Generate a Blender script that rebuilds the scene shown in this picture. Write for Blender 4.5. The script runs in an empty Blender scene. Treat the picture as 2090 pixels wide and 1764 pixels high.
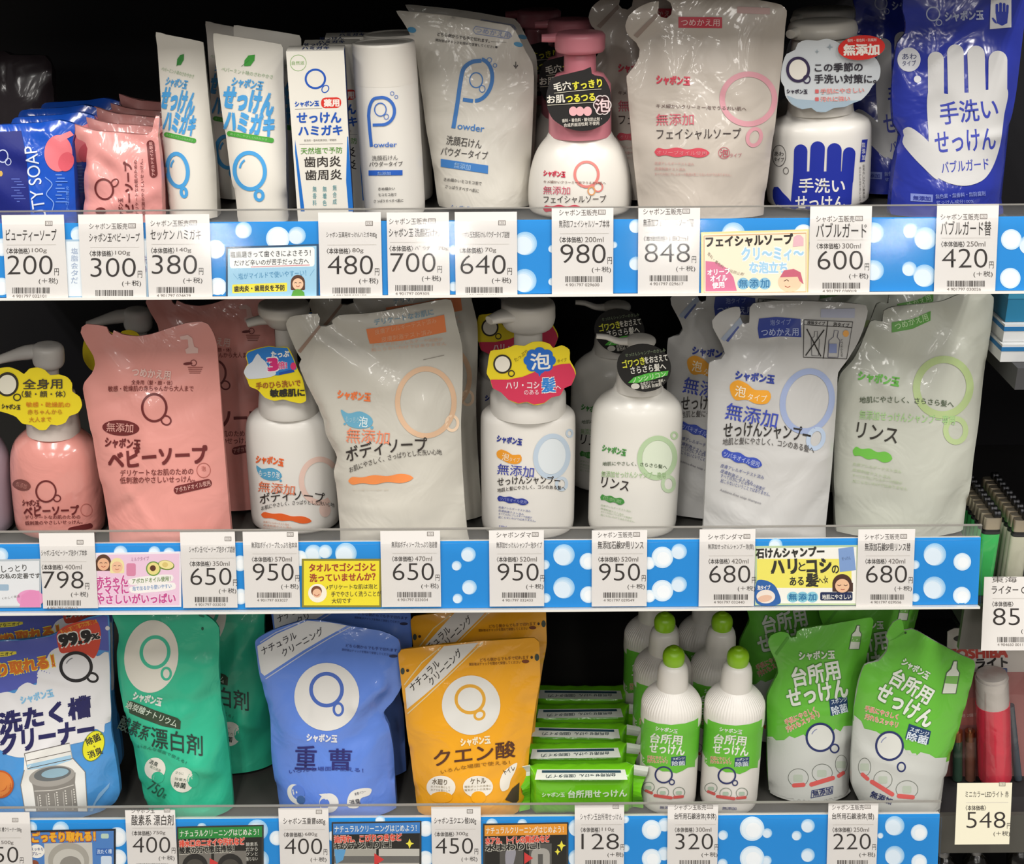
import bpy, math, random
import numpy as np
from mathutils import Vector
from mathutils.geometry import delaunay_2d_cdt, tessellate_polygon

# ------------------------------------------------------------------ camera, sky, lamps
W, H = 2090, 1764
CXP, CYP, F = 1045.0, 882.0, 2740.0
TH = math.atan(F / 6360.0)
ROLL = math.radians(0.4)
DIST = 1.158
_fw = np.array([0, math.cos(TH), -math.sin(TH)])
_u0 = np.array([0, math.sin(TH), math.cos(TH)])
_x = np.array([1.0, 0, 0])
RIGHT = _x * math.cos(ROLL) - _u0 * math.sin(ROLL)
UP = _u0 * math.cos(ROLL) + _x * math.sin(ROLL)
FWD = _fw
CAM = -FWD * DIST

SC = bpy.context.scene
COL = SC.collection
cam_d = bpy.data.cameras.new('camera')
cam_d.sensor_fit = 'HORIZONTAL'
cam_d.sensor_width = 36.0
cam_d.lens = 36.0 * F / W
cam_d.clip_start = 0.05
cam_o = bpy.data.objects.new('camera', cam_d)
COL.objects.link(cam_o)
from mathutils import Matrix
cam_o.matrix_world = Matrix(((RIGHT[0], UP[0], -FWD[0], CAM[0]), (RIGHT[1], UP[1], -FWD[1], CAM[1]),
                             (RIGHT[2], UP[2], -FWD[2], CAM[2]), (0, 0, 0, 1)))
SC.camera = cam_o
SC.view_settings.view_transform = 'Standard'
SC.view_settings.look = 'None'
SC.view_settings.gamma = 1.0
SC.view_settings.use_curve_mapping = False
SC.view_settings.exposure = 0.0
SC.cycles.max_bounces = 6
SC.cycles.diffuse_bounces = 3
SC.cycles.glossy_bounces = 3
SC.cycles.transmission_bounces = 4
SC.cycles.transparent_max_bounces = 12
SC.cycles.use_denoising = True

wd = bpy.data.worlds.new('store_ambient')
SC.world = wd
wd.use_nodes = True
wd.node_tree.nodes['Background'].inputs['Color'].default_value = (1.0, 0.96, 0.91, 1)
wd.node_tree.nodes['Background'].inputs['Strength'].default_value = 0.12

def tube_light(x, y, z, lx, ly, power):
    l = bpy.data.lights.new('ceiling_tube', 'AREA')
    l.shape = 'RECTANGLE'
    l.size = lx
    l.size_y = ly
    l.energy = power
    l.color = (1.0, 0.965, 0.915)
    o = bpy.data.objects.new('ceiling_tube', l)
    o.location = (x, y, z)
    COL.objects.link(o)
    return o

for _lx in (-1.55, -0.35, 0.85, 2.05):          # twin-tube ceiling fixtures over the aisle
    for _dx in (-0.06, 0.06):
        tube_light(_lx + _dx, -0.98, 1.75, 0.05, 1.3, 14.5)
        tube_light(_lx + _dx, -3.3, 1.75, 0.05, 1.3, 7.5)
        tube_light(_lx + _dx, -5.6, 1.75, 0.05, 1.3, 6)

# ------------------------------------------------------------------ maths
def ray(p):
    p = np.asarray(p, float).reshape(-1, 2)
    return FWD + RIGHT * ((p[:, :1] - CXP) / F) + UP * ((CYP - p[:, 1:2]) / F)

def project(P):
    q = np.asarray(P, float).reshape(-1, 3) - CAM
    d = q @ FWD
    return np.stack([CXP + F * (q @ RIGHT) / d, CYP - F * (q @ UP) / d], 1)

def hit(p, O, N):
    d = ray(p)
    t = ((O - CAM) @ N) / (d @ N)
    return CAM + d * t[:, None]

def at(px, py, Y):
    return hit([(px, py)], np.array([0, Y, 0.0]), np.array([0, -1.0, 0]))[0]

def mpp(P):                                       # metres per pixel at a point
    return ((np.asarray(P) - CAM) @ FWD) / F

class Frame:
    def __init__(s, O, tilt=0.0, yaw=0.0, V=None):
        s.O = np.asarray(O, float)
        a, b = math.radians(tilt), math.radians(yaw)
        if V is None:
            v = np.array([0, math.sin(a), math.cos(a)])
            n = np.array([0, -math.cos(a), math.sin(a)])
            c, k = math.cos(b), math.sin(b)
            R = np.array([[c, -k, 0], [k, c, 0], [0, 0, 1]])
            s.V, s.N = R @ v, R @ n
        else:
            s.V = np.asarray(V, float) / np.linalg.norm(V)
            n = np.array([0, -1.0, 0])
            n = n - s.V * (n @ s.V)
            s.N = n / np.linalg.norm(n)
        s.U = np.cross(s.V, s.N)
    def uv(s, px):
        q = hit(px, s.O, s.N) - s.O
        return np.stack([q @ s.U, q @ s.V], 1)
    def w(s, u, v, h):
        return s.O + np.outer(u, s.U) + np.outer(v, s.V) + np.outer(h, s.N)

class Crop:
    def __init__(s, x0=0, y0=0, k=1.0):
        s.x0, s.y0, s.k = x0, y0, k
    def __call__(s, pts):
        return np.asarray(pts, float).reshape(-1, 2) * s.k + (s.x0, s.y0)

PX = Crop()
A1, A2, A3, A4 = Crop(0, 0, .2871), Crop(560, 0, .26316), Crop(1060, 0, .26794), Crop(1540, 0, .26316)
B1, B2, B3, B4 = Crop(0, 590, .29478), Crop(460, 590, .29478), Crop(940, 590, .29478), Crop(1380, 590, .33971)
C1, C2, C3, C4, C5 = Crop(0, 1230, .25515), Crop(420, 1230, .25516), Crop(800, 1230, .25515), Crop(1060, 1230, .25837), Crop(1540, 1230, .3027)
T1, T2, T3 = Crop(0, 410, .3349), Crop(640, 410, .3349), Crop(1290, 410, .3828)
S1, S2, S3 = Crop(0, 1060, .3349), Crop(640, 1060, .3349), Crop(1300, 1060, .3445)
R1, R2, R3 = Crop(0, 1620, .3062), Crop(560, 1620, .3445), Crop(1240, 1620, .3445)

# shelf heights (top surfaces), from the lower edge of the goods just above each blue strip
SHELF = [at(1045, y, 0.02)[2] for y in (464, 1124, 1672)]

# ------------------------------------------------------------------ colours and materials
def lin(c):
    if isinstance(c, str):
        c = c.lstrip('#')
        c = tuple(int(c[i:i + 2], 16) / 255 for i in (0, 2, 4))
    return tuple(x / 12.92 if x <= .04045 else ((x + .055) / 1.055) ** 2.4 for x in c)

def mix(a, b, t):
    h = lambda c: [int(c.lstrip('#')[i:i + 2], 16) for i in (0, 2, 4)]
    p, q = h(a), h(b)
    return '#%02x%02x%02x' % tuple(int(round(x + (y - x) * t)) for x, y in zip(p, q))

MATS = {}
def mat(kind):
    if kind in MATS:
        return MATS[kind]
    m = bpy.data.materials.new(kind)
    m.use_nodes = True
    nt = m.node_tree
    b = nt.nodes['Principled BSDF']
    at_ = nt.nodes.new('ShaderNodeAttribute')
    at_.attribute_name = 'Col'
    nt.links.new(at_.outputs['Color'], b.inputs['Base Color'])
    spec = {'film': (.34, .5, .55), 'matte_film': (.42, .45, .25), 'plastic': (.32, .5, .1), 'paper': (.65, .3, 0),
            'ink': (.42, .4, 0), 'matte_ink': (.65, .3, 0), 'metal': (.42, .5, 0), 'dark': (.6, .3, 0), 'clear_plastic': (.12, .5, 0), 'acrylic': (.12, .5, 0), 'gloss': (.2, .6, .5)}[kind]
    b.inputs['Roughness'].default_value = spec[0]
    b.inputs['Specular IOR Level'].default_value = spec[1]
    b.inputs['Coat Weight'].default_value = spec[2]
    b.inputs['Coat Roughness'].default_value = .07
    if kind == 'metal':
        b.inputs['Metallic'].default_value = 1
    if kind in ('film', 'matte_film', 'gloss'):
        tc = nt.nodes.new('ShaderNodeTexCoord')
        n = nt.nodes.new('ShaderNodeTexNoise')
        n.inputs['Scale'].default_value = 22
        n.inputs['Detail'].default_value = 3
        n.inputs['Distortion'].default_value = 1.2
        bp = nt.nodes.new('ShaderNodeBump')
        bp.inputs['Strength'].default_value = .5
        bp.inputs['Distance'].default_value = .004
        nt.links.new(tc.outputs['Object'], n.inputs['Vector'])
        nt.links.new(n.outputs['Fac'], bp.inputs['Height'])
        nt.links.new(bp.outputs['Normal'], b.inputs['Normal'])
        nt.links.new(bp.outputs['Normal'], b.inputs['Coat Normal'])
    if kind in ('clear_plastic', 'acrylic'):       # thin clear sheet: mostly see-through, with a surface gloss
        tr = nt.nodes.new('ShaderNodeBsdfTransparent')
        tr.inputs['Color'].default_value = (.985, .985, .985, 1)
        gl = nt.nodes.new('ShaderNodeBsdfGlossy')
        gl.inputs['Roughness'].default_value = .08
        lw = nt.nodes.new('ShaderNodeLayerWeight')
        pw = nt.nodes.new('ShaderNodeMath')
        pw.operation = 'POWER'
        pw.inputs[1].default_value = 4.0
        ad = nt.nodes.new('ShaderNodeMath')
        ad.operation = 'MULTIPLY_ADD'
        ad.inputs[1].default_value = .8
        ad.inputs[2].default_value = .035
        nt.links.new(lw.outputs['Facing'], pw.inputs[0])
        nt.links.new(pw.outputs[0], ad.inputs[0])
        mx = nt.nodes.new('ShaderNodeMixShader')
        nt.links.new(ad.outputs[0], mx.inputs['Fac'])
        nt.links.new(tr.outputs[0], mx.inputs[1])
        nt.links.new(gl.outputs[0], mx.inputs[2])
        out = mx
        if kind == 'acrylic':                      # shelf lips mix in a little pale grey diffuse for a milky look
            df = nt.nodes.new('ShaderNodeBsdfDiffuse')
            df.inputs['Color'].default_value = (.72, .71, .7, 1)
            m2 = nt.nodes.new('ShaderNodeMixShader')
            m2.inputs['Fac'].default_value = .06
            nt.links.new(mx.outputs[0], m2.inputs[1])
            nt.links.new(df.outputs[0], m2.inputs[2])
            out = m2
        nt.links.new(out.outputs[0], nt.nodes['Material Output'].inputs['Surface'])
    MATS[kind] = m
    return m

# ------------------------------------------------------------------ mesh builder
class MB:
    def __init__(s):
        s.v, s.f, s.c, s.m, s.sm, s.n, s.mats = [], [], [], [], [], 0, []
    def add(s, V, Fc, col, kind='plastic', smooth=True):
        V = np.asarray(V, float).reshape(-1, 3)
        if kind not in s.mats:
            s.mats.append(kind)
        k = s.mats.index(kind)
        many = isinstance(col, list)
        base = s.n
        s.v.append(V)
        for i, f in enumerate(Fc):
            s.f.append([int(j) + base for j in f])
            s.c.append(lin(col[i]) if many else lin(col))
            s.m.append(k)
            s.sm.append(smooth)
        s.n += len(V)
    def build(s, name, origin, parent=None):
        o3 = np.asarray(origin, float)
        V = np.concatenate(s.v) - o3
        me = bpy.data.meshes.new(name)
        me.from_pydata(V.tolist(), [], s.f)
        at_ = me.color_attributes.new('Col', 'FLOAT_COLOR', 'CORNER')
        cols = []
        for f, c in zip(s.f, s.c):
            cols += [c[0], c[1], c[2], 1.0] * len(f)
        at_.data.foreach_set('color', cols)
        for k in s.mats:
            me.materials.append(mat(k))
        me.polygons.foreach_set('material_index', s.m)
        me.polygons.foreach_set('use_smooth', s.sm)
        me.update()
        o = bpy.data.objects.new(name, me)
        COL.objects.link(o)
        if parent is None:
            o.location = o3
        else:
            o.parent = parent
            o.location = o3 - np.array(parent.location)
        return o
    def box(s, lo, hi, col, kind='plastic'):
        x0, y0, z0 = lo
        x1, y1, z1 = hi
        V = [(x0, y0, z0), (x1, y0, z0), (x1, y1, z0), (x0, y1, z0), (x0, y0, z1), (x1, y0, z1), (x1, y1, z1), (x0, y1, z1)]
        Fc = [(3, 2, 1, 0), (4, 5, 6, 7), (0, 1, 5, 4), (1, 2, 6, 5), (2, 3, 7, 6), (3, 0, 4, 7)]
        s.add(V, Fc, col, kind, False)
    def rings(s, R, col, kind='plastic', cap0=True, cap1=True):
        """loft a list of rings (each n x 3, same n); col may be one colour or one per band"""
        n = len(R[0])
        V = np.concatenate(R)
        Fc, cs = [], []
        many = isinstance(col, list)
        for i in range(len(R) - 1):
            for j in range(n):
                k = (j + 1) % n
                Fc.append((i * n + j, i * n + k, (i + 1) * n + k, (i + 1) * n + j))
                cs.append(col[i] if many else col)
        s.add(V, Fc, cs, kind)
        if cap0:
            s.add(R[0], [list(range(n))[::-1]], col[0] if many else col, kind, False)
        if cap1:
            s.add(R[-1], [list(range(n))], col[-1] if many else col, kind, False)

def empty(name, loc):
    o = bpy.data.objects.new(name, None)
    o.empty_display_size = .02
    o.location = loc
    COL.objects.link(o)
    return o

def tag(o, label, cat, group=None, kind=None):
    o['label'] = label
    o['category'] = cat
    if group:
        o['group'] = group
    if kind:
        o['kind'] = kind
    return o

def dup(root, dx, dy, label, dz=0.0, group=None, rz=0.0):
    c = root.copy()
    COL.objects.link(c)
    c.location = (root.location[0] + dx, root.location[1] + dy, root.location[2] + dz)
    c.rotation_euler = (root.rotation_euler[0], root.rotation_euler[1], root.rotation_euler[2] + math.radians(rz))
    c['label'] = label
    if group:
        c['group'] = group
        root['group'] = group
    for ch in list(root.children):
        d = ch.copy()
        COL.objects.link(d)
        d.parent = c
        for g in list(ch.children):
            e = g.copy()
            COL.objects.link(e)
            e.parent = d
    return c

# ------------------------------------------------------------------ surfaces that can be printed on
class Surf:
    def __init__(s, fr, hf, mb=None):
        s.fr, s.hf, s.mb, s.clip = fr, hf, mb or MB(), None
        s.flat = bool(np.all(np.abs(hf(np.array([0., .01, .02]), np.array([0., .01, .02]))) < 1e-9))
    def map(s, px, off):
        px = np.asarray(px, float)
        q = px.copy()
        for _ in range(5):
            uv = s.fr.uv(q)
            P = s.fr.w(uv[:, 0], uv[:, 1], s.hf(uv[:, 0], uv[:, 1]) + off)
            q = q + np.clip(px - project(P), -25, 25)
        return P

def refine(p, t, L):
    for _ in range(14):
        a, b, c = p[t[:, 0]], p[t[:, 1]], p[t[:, 2]]
        e = np.stack([np.linalg.norm(a - b, axis=1), np.linalg.norm(b - c, axis=1), np.linalg.norm(c - a, axis=1)], 1)
        m = e.max(1) > L
        if not m.any():
            break
        tk, big, k = t[~m], t[m], e[m].argmax(1)
        i = np.arange(len(big))
        x, y, z = big[i, k], big[i, (k + 1) % 3], big[i, (k + 2) % 3]
        mid = (p[x] + p[y]) / 2
        mi = len(p) + i
        p = np.concatenate([p, mid])
        t = np.concatenate([tk, np.stack([x, mi, z], 1), np.stack([mi, y, z], 1)])
    return p, t

def catmull(pts, step, closed=True, sharp=0.0):
    pts = np.asarray(pts, float)
    n = len(pts)
    out = []
    for i in range(n if closed else n - 1):
        if closed:
            p0, p1, p2, p3 = pts[i - 1], pts[i], pts[(i + 1) % n], pts[(i + 2) % n]
        else:
            p0, p1, p2, p3 = pts[max(i - 1, 0)], pts[i], pts[i + 1], pts[min(i + 2, n - 1)]
        d = np.linalg.norm(p2 - p1)
        k = max(1, int(round(d / step)))
        d0, d2 = max(np.linalg.norm(p1 - p0), 1e-9), max(np.linalg.norm(p3 - p2), 1e-9)
        m1 = (p2 - p0) / (d0 + d) * d * (1 - sharp)
        m2 = (p3 - p1) / (d + d2) * d * (1 - sharp)
        for j in range(k):
            t = j / k
            t2, t3 = t * t, t * t * t
            out.append((2 * t3 - 3 * t2 + 1) * p1 + (t3 - 2 * t2 + t) * m1 + (-2 * t3 + 3 * t2) * p2 + (t3 - t2) * m2)
    if not closed:
        out.append(pts[-1])
    return np.array(out)

def inside(P, poly):
    x, y = P[:, 0], P[:, 1]
    r = np.zeros(len(P), bool)
    n = len(poly)
    for i in range(n):
        x1, y1 = poly[i - 1]
        x2, y2 = poly[i]
        if y1 == y2:
            continue
        c = ((y1 > y) != (y2 > y)) & (x < (x2 - x1) * (y - y1) / (y2 - y1) + x1)
        r ^= c
    return r

def triangulate(outline, grid):
    """fill an outline (n x 2) with triangles that follow an inner grid"""
    outline = np.asarray(outline)
    n = len(outline)
    lo, hi = outline.min(0), outline.max(0)
    pts = [tuple(p) for p in outline]
    if grid:
        gx = np.arange(lo[0], hi[0], grid)
        gy = np.arange(lo[1] + grid * .5, hi[1], grid * .87)
        X, Y = np.meshgrid(gx, gy)
        X = X + (np.arange(len(gy)) % 2)[:, None] * grid * .5
        P = np.stack([X.ravel(), Y.ravel()], 1)
        P = P[inside(P, outline)]
        if len(P):
            d = np.sqrt(((P[:, None, :] - outline[None]) ** 2).sum(2)).min(1)
            pts += [tuple(p) for p in P[d > grid * .55]]
    r = delaunay_2d_cdt([Vector(p) for p in pts], [(i, (i + 1) % n) for i in range(n)], [], 1, 1e-7)
    V = np.array([(v[0], v[1]) for v in r[0]])
    T = []
    for f in r[2]:
        a, b, c = (V[f[0]], V[f[1]], V[f[2]])
        ar = (b[0] - a[0]) * (c[1] - a[1]) - (b[1] - a[1]) * (c[0] - a[0])
        T.append(tuple(f) if ar > 0 else tuple(f)[::-1])
    return V, T

def slab(surf, outline, hf, hb, grid, col, kind, back_col=None):
    V, T = triangulate(outline, grid)
    n = len(V)
    fr = surf.fr
    A = fr.w(V[:, 0], V[:, 1], hf(V[:, 0], V[:, 1]))
    B = fr.w(V[:, 0], V[:, 1], hb(V[:, 0], V[:, 1]))
    fc = [col(V[list(t)].mean(0)) for t in T] if callable(col) else col
    col = fc[0] if callable(col) else col
    surf.mb.add(A, T, fc, kind)
    surf.mb.add(B, [t[::-1] for t in T], back_col or fc, kind)
    cnt = {}
    for t in T:
        for i in range(3):
            a, b = t[i], t[(i + 1) % 3]
            cnt[(a, b)] = 1
    rim = [(a, b) for (a, b) in cnt if (b, a) not in cnt]
    idx = sorted({a for e in rim for a in e})
    mp = {a: i for i, a in enumerate(idx)}
    k = len(idx)
    surf.mb.add(np.concatenate([A[idx], B[idx]]), [(mp[b], mp[a], mp[a] + k, mp[b] + k) for a, b in rim], col, kind, False)

# ------------------------------------------------------------------ lettering
TXT = {}
def glyphs(body, bold):
    key = (body, bold)
    if key not in TXT:
        c = bpy.data.curves.new('lettering', 'FONT')
        c.body = body
        c.size = 1
        c.resolution_u = 6 if all(ord(ch) < 128 for ch in body) else 3
        c.offset = bold
        o = bpy.data.objects.new('lettering', c)
        me = o.to_mesh()
        me.calc_loop_triangles()
        V = np.array([v.co[:2] for v in me.vertices]).reshape(-1, 2)
        T = np.array([t.vertices[:] for t in me.loop_triangles], int).reshape(-1, 3)
        o.to_mesh_clear()
        bpy.data.objects.remove(o)
        bpy.data.curves.remove(c)
        TXT[key] = (V, T)
    return TXT[key]

class Print:
    """draws ink on a surface; coordinates in the given crop of the photograph"""
    def __init__(s, surf, crop=PX, kind='ink', L=8.0):
        s.s, s.c, s.kind, s.L, s.n = surf, crop, kind, L, 0
        s.e0, s.e1 = (.00006, .00003) if surf.flat else (.00036, .00008)
    def raw(s, p, t, col, layer, lift=0.0):
        if len(t) == 0:
            return
        p, t = refine(np.asarray(p, float), np.asarray(t, int), s.L)
        s.n += 1                                   # every pass of ink lies a hair above the last
        P = s.s.map(p, s.e0 + s.e1 * layer + 1e-6 * s.n + lift)
        if s.s.clip is not None:                   # ink ends at the edge of what it is printed on
            v = (P - s.s.fr.O) @ s.s.fr.V
            t = t[v[t].min(1) > s.s.clip]
            if len(t) == 0:
                return
        a, b, c = P[t[:, 0]], P[t[:, 1]], P[t[:, 2]]
        fl = np.einsum('ij,j->i', np.cross(b - a, c - a), s.s.fr.N) < 0
        t[fl] = t[fl][:, ::-1]
        s.s.mb.add(P, t.tolist(), col, s.kind)
    def t(s, body, x0, y0, x1, y1, h, col='#333030', bold=0.0, layer=3, bow=0.0, shear=0.0, edge=None, ew=.05):
        if edge:
            s.t(body, x0, y0, x1, y1, h * (1 + ew * .9), edge, bold + ew, layer - 1, bow, shear)
        cjk = bold > .025 or (bold > 0 and any(ord(ch) >= 0x4e00 for ch in body))
        V, T = glyphs(body, 0.0 if cjk else bold)
        if not len(V):
            return
        shifts = [(0, 0)]
        if cjk:                                    # heavy lettering and kanji are emboldened by overprinting
            w_ = bold * .8
            shifts = [(-w_, -w_), (w_, -w_), (-w_, w_), (w_, w_)] + ([(0, 0)] if bold > .03 else [])
        V0, _ = glyphs(body, 0.0)
        lo, hi = V0.min(0), V0.max(0)
        q = s.c([(x0, y0), (x1, y1)])
        d = q[1] - q[0]
        L = np.linalg.norm(d)
        d = d / L
        up = np.array([d[1], -d[0]])
        k = L / max(hi[0] - lo[0], 1e-6)
        kh = h * s.c.k / max(hi[1] - lo[1], 1e-6)
        for ci, (sx, sy) in enumerate(shifts):
            a = (V[:, 0] + sx - lo[0]) * k
            y = (V[:, 1] + sy - (lo[1] + hi[1]) / 2) * kh
            b = y - bow * s.c.k * (1 - (2 * a / L - 1) ** 2)
            a = a + shear * y
            s.raw(q[0] + np.outer(a, d) + np.outer(b, up), T.copy(), col, layer, ci * 9e-6)
    def vt(s, body, x, y0, y1, w, col, bold=0.0, layer=3):
        n = len(body)
        for i, ch in enumerate(body):
            yc = y0 + (y1 - y0) * (i + .5) / n
            s.t(ch, x - w / 2, yc, x + w / 2, yc, abs(y1 - y0) / n * .82, col, bold, layer)
    def p(s, pts, col, layer=0, smooth=0):
        q = s.c(pts)
        if smooth:
            q = catmull(q, smooth)
        t = tessellate_polygon([[Vector((x, y, 0)) for x, y in q]])
        s.raw(q, np.array(t, int).reshape(-1, 3), col, layer)
    def e(s, cx, cy, rx, ry, col, layer=0, rot=0.0, n=36):
        a = np.linspace(0, 2 * math.pi, n, endpoint=False)
        r = math.radians(rot)
        x, y = rx * np.cos(a), ry * np.sin(a)
        q = s.c(np.stack([cx + x * math.cos(r) - y * math.sin(r), cy + x * math.sin(r) + y * math.cos(r)], 1))
        q = np.concatenate([q, q.mean(0, keepdims=True)])
        s.raw(q, np.array([(i, (i + 1) % n, n) for i in range(n)]), col, layer)
    def ring(s, cx, cy, rx, ry, w, col, layer=1, rot=0.0, a0=0.0, a1=360.0, n=40):
        a = np.radians(np.linspace(a0, a1, n + 1))
        r = math.radians(rot)
        def pt(k):
            x, y = (rx + k) * np.cos(a), (ry + k) * np.sin(a)
            return np.stack([cx + x * math.cos(r) - y * math.sin(r), cy + x * math.sin(r) + y * math.cos(r)], 1)
        q = s.c(np.concatenate([pt(w / 2), pt(-w / 2)]))
        m = n + 1
        t = [(i, i + 1, m + i) for i in range(n)] + [(i + 1, m + i + 1, m + i) for i in range(n)]
        s.raw(q, np.array(t), col, layer)
    def r(s, x0, y0, x1, y1, col, layer=0, rad=0.0, dy=0.0):
        """rectangle, dy = rise of the right end (pixels, downwards positive)"""
        rad = min(rad, abs(x1 - x0) / 2, abs(y1 - y0) / 2)
        pts = []
        for (cx, cy, a) in ((x1 - rad, y0 + rad, -90), (x1 - rad, y1 - rad, 0), (x0 + rad, y1 - rad, 90), (x0 + rad, y0 + rad, 180)):
            for k in ((0, 30, 60, 90) if rad else (45,)):
                an = math.radians(a + k)
                pts.append((cx + rad * math.cos(an), cy + rad * math.sin(an)))
        s.p([(x, y + dy * (x - x0) / (x1 - x0)) for x, y in pts], col, layer)
    def l(s, pts, w, col, layer=1, smooth=0):
        q = s.c(pts)
        if smooth:
            q = catmull(q, smooth, closed=False)
        w = w * s.c.k / 2
        d = np.gradient(q, axis=0)
        d = d / np.maximum(np.linalg.norm(d, axis=1, keepdims=True), 1e-9)
        nn = np.stack([-d[:, 1], d[:, 0]], 1) * w
        m = len(q)
        Q = np.concatenate([q + nn, q - nn])
        t = [(i, i + 1, m + i) for i in range(m - 1)] + [(i + 1, m + i + 1, m + i) for i in range(m - 1)]
        s.raw(Q, np.array(t), col, layer)
    def cap(s, x0, y0, x1, y1, w, col, layer=0):
        """capsule stroke"""
        s.l([(x0, y0), (x1, y1)], w, col, layer)
        s.e(x0, y0, w / 2, w / 2, col, layer, n=20)
        s.e(x1, y1, w / 2, w / 2, col, layer, n=20)
    def wavy(s, x0, y0, x1, y1, h, col, layer=1, waves=2.5):
        """bar with a wavy outline and round ends"""
        n = 28
        d = np.array([x1 - x0, y1 - y0], float)
        nn = np.array([-d[1], d[0]]) / np.linalg.norm(d)
        top, bot = [], []
        for i in range(n + 1):
            f = i / n
            k = h / 2 * (.82 + .18 * math.cos(f * waves * 2 * math.pi)) * min(1, math.sqrt(max(0, min(f, 1 - f)) * 9) + .15)
            c = np.array([x0, y0]) + d * f
            top.append(c - nn * k)
            bot.append(c + nn * k)
        s.p(top + bot[::-1], col, layer)
    def bubble(s, cx, cy, r, col='#eaf3fa', deep='#7fbbe8', layer=0):
        for i in range(4):
            f = i / 3
            s.e(cx - r * .16 * f, cy + r * .18 * f, r * (1 - .24 * f), r * (1 - .24 * f), mix(deep, col, .25 + .65 * f), layer + i * .5, n=26)
    def emblem(s, cx, cy, rx, ry, w, col, layer=1, rot=0.0):
        """a plain soap-bubble ring with a little bubble beside it"""
        s.ring(cx, cy, rx, ry, w, col, layer, rot)
        s.ring(cx, cy, rx * .66, ry * .66, w * .5, col, layer, rot, 200, 250, 8)
        s.ring(cx + rx * .62, cy + ry * 1.34, rx * .26, ry * .26, w * .8, col, layer, rot, n=20)

# ------------------------------------------------------------------ film pouch
def pouch(name, crop, outline, row, Y0, tilt, T, col, kind='film', yaw=0.0, top=.35, back=.55, seed=1, wr=1.0, grid=.0038, sharp=.25, exp=.62, folds=(), split=None):
    zs = SHELF[row] + .0008 + back * T * 1.05 * math.sin(math.radians(tilt))
    q = crop(outline)
    b = q[q[:, 1] > q[:, 1].max() - 14]
    c0 = at(b[:, 0].mean(), q[:, 1].max(), Y0)
    fr = Frame((c0[0], Y0, zs), tilt, yaw)
    uv = fr.uv(q)
    low = uv[:, 1] < .006
    uv[low, 1] = 0
    o = catmull(uv, .0045, True, sharp)
    o[:, 1] = np.maximum(o[:, 1], 0)
    keep = np.linalg.norm(o - np.roll(o, 1, 0), axis=1) > .0012
    o = o[keep]
    bu = o[o[:, 1] < 1e-6][:, 0]
    g = .004
    lo, hi = o.min(0) - 3 * g, o.max(0) + 3 * g
    lo[1] = -.05
    nx, ny = int((hi[0] - lo[0]) / g) + 1, int((hi[1] - lo[1]) / g) + 1
    X, Y = np.meshgrid(lo[0] + g * np.arange(nx), lo[1] + g * np.arange(ny))
    P = np.stack([X.ravel(), Y.ravel()], 1)
    M = inside(P, o)
    if len(bu):
        M |= (P[:, 1] <= 0) & (P[:, 0] > bu.min()) & (P[:, 0] < bu.max())
    M = M.reshape(ny, nx)
    M[0] = False
    M[-1] = False
    ph = np.zeros((ny, nx))
    for _ in range(900):
        s_ = ph[:-2, 1:-1] + ph[2:, 1:-1] + ph[1:-1, :-2] + ph[1:-1, 2:]
        # the base is open downwards so the pouch keeps its belly on the shelf
        ph[1:-1, 1:-1] = np.where(M[1:-1, 1:-1], (s_ + 1) / 4, 0)
        ph[0] = ph[1]
    ph = ph / ph.max()
    Ht = o[:, 1].max()
    rnd = random.Random(seed)
    cr = []
    for _ in range(9):
        a = rnd.uniform(-.9, .9) + (math.pi / 2 if rnd.random() < .5 else 0)
        cr.append((rnd.uniform(lo[0], hi[0]), rnd.uniform(.1, .95) * Ht, math.cos(a), math.sin(a), rnd.uniform(.003, .008), rnd.uniform(.02, .06), rnd.choice((-1, 1)) * rnd.uniform(.4, 1.3) * .001 * wr))
    fo = []
    for (x0, y0, x1, y1, am, sg) in folds:         # soft folds of the film: (from, to, height mm, half width mm)
        a_, b2 = fr.uv(crop([(x0, y0), (x1, y1)]))
        fo.append((a_, b2 - a_, am * .001, sg * .001))
    def smp(u, v):
        x = np.clip((u - lo[0]) / g, 0, nx - 1.001)
        y = np.clip((v - lo[1]) / g, 0, ny - 1.001)
        i, j = x.astype(int), y.astype(int)
        a, b_ = x - i, y - j
        return ph[j, i] * (1 - a) * (1 - b_) + ph[j, i + 1] * a * (1 - b_) + ph[j + 1, i] * (1 - a) * b_ + ph[j + 1, i + 1] * a * b_
    def bel(u, v):
        f = np.clip(v / Ht, 0, 1)
        f = f * f * (3 - 2 * f)
        f0 = smp(u, v)
        h = T * np.power(np.maximum(f0, 0), exp) * (1 + (top - 1) * f)
        k = np.minimum(f0 * 4, 1)
        for (a, b_, c, s_, sg, ln, am) in cr:
            dx, dy = u - a, v - b_
            al, ac = dx * c + dy * s_, -dx * s_ + dy * c
            h = h + k * am * np.exp(-(ac / sg) ** 2 / 2 - (al / ln) ** 2 / 2)
        for (a, d, am, sg) in fo:
            f = np.clip(((u - a[0]) * d[0] + (v - a[1]) * d[1]) / (d @ d), 0, 1)
            r2 = (u - a[0] - f * d[0]) ** 2 + (v - a[1] - f * d[1]) ** 2
            h = h + k * am * np.exp(-r2 / (2 * sg * sg))
        return np.maximum(h, 0)
    S = Surf(fr, lambda u, v: bel(u, v) + .0004)
    base_col = col
    if split:                                      # printed film with a differently coloured lower part
        s0, s1 = fr.uv(crop(split[:2]))
        base_col = lambda p: split[2] if (p[1] - s0[1]) < (p[0] - s0[0]) * (s1[1] - s0[1]) / (s1[0] - s0[0]) else col
    slab(S, o, S.hf, lambda u, v: -back * bel(u, v) - .0004, grid, base_col, kind)
    S.out = o
    S.clip = .0012
    S.crop = crop
    S.name = name
    return S

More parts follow.
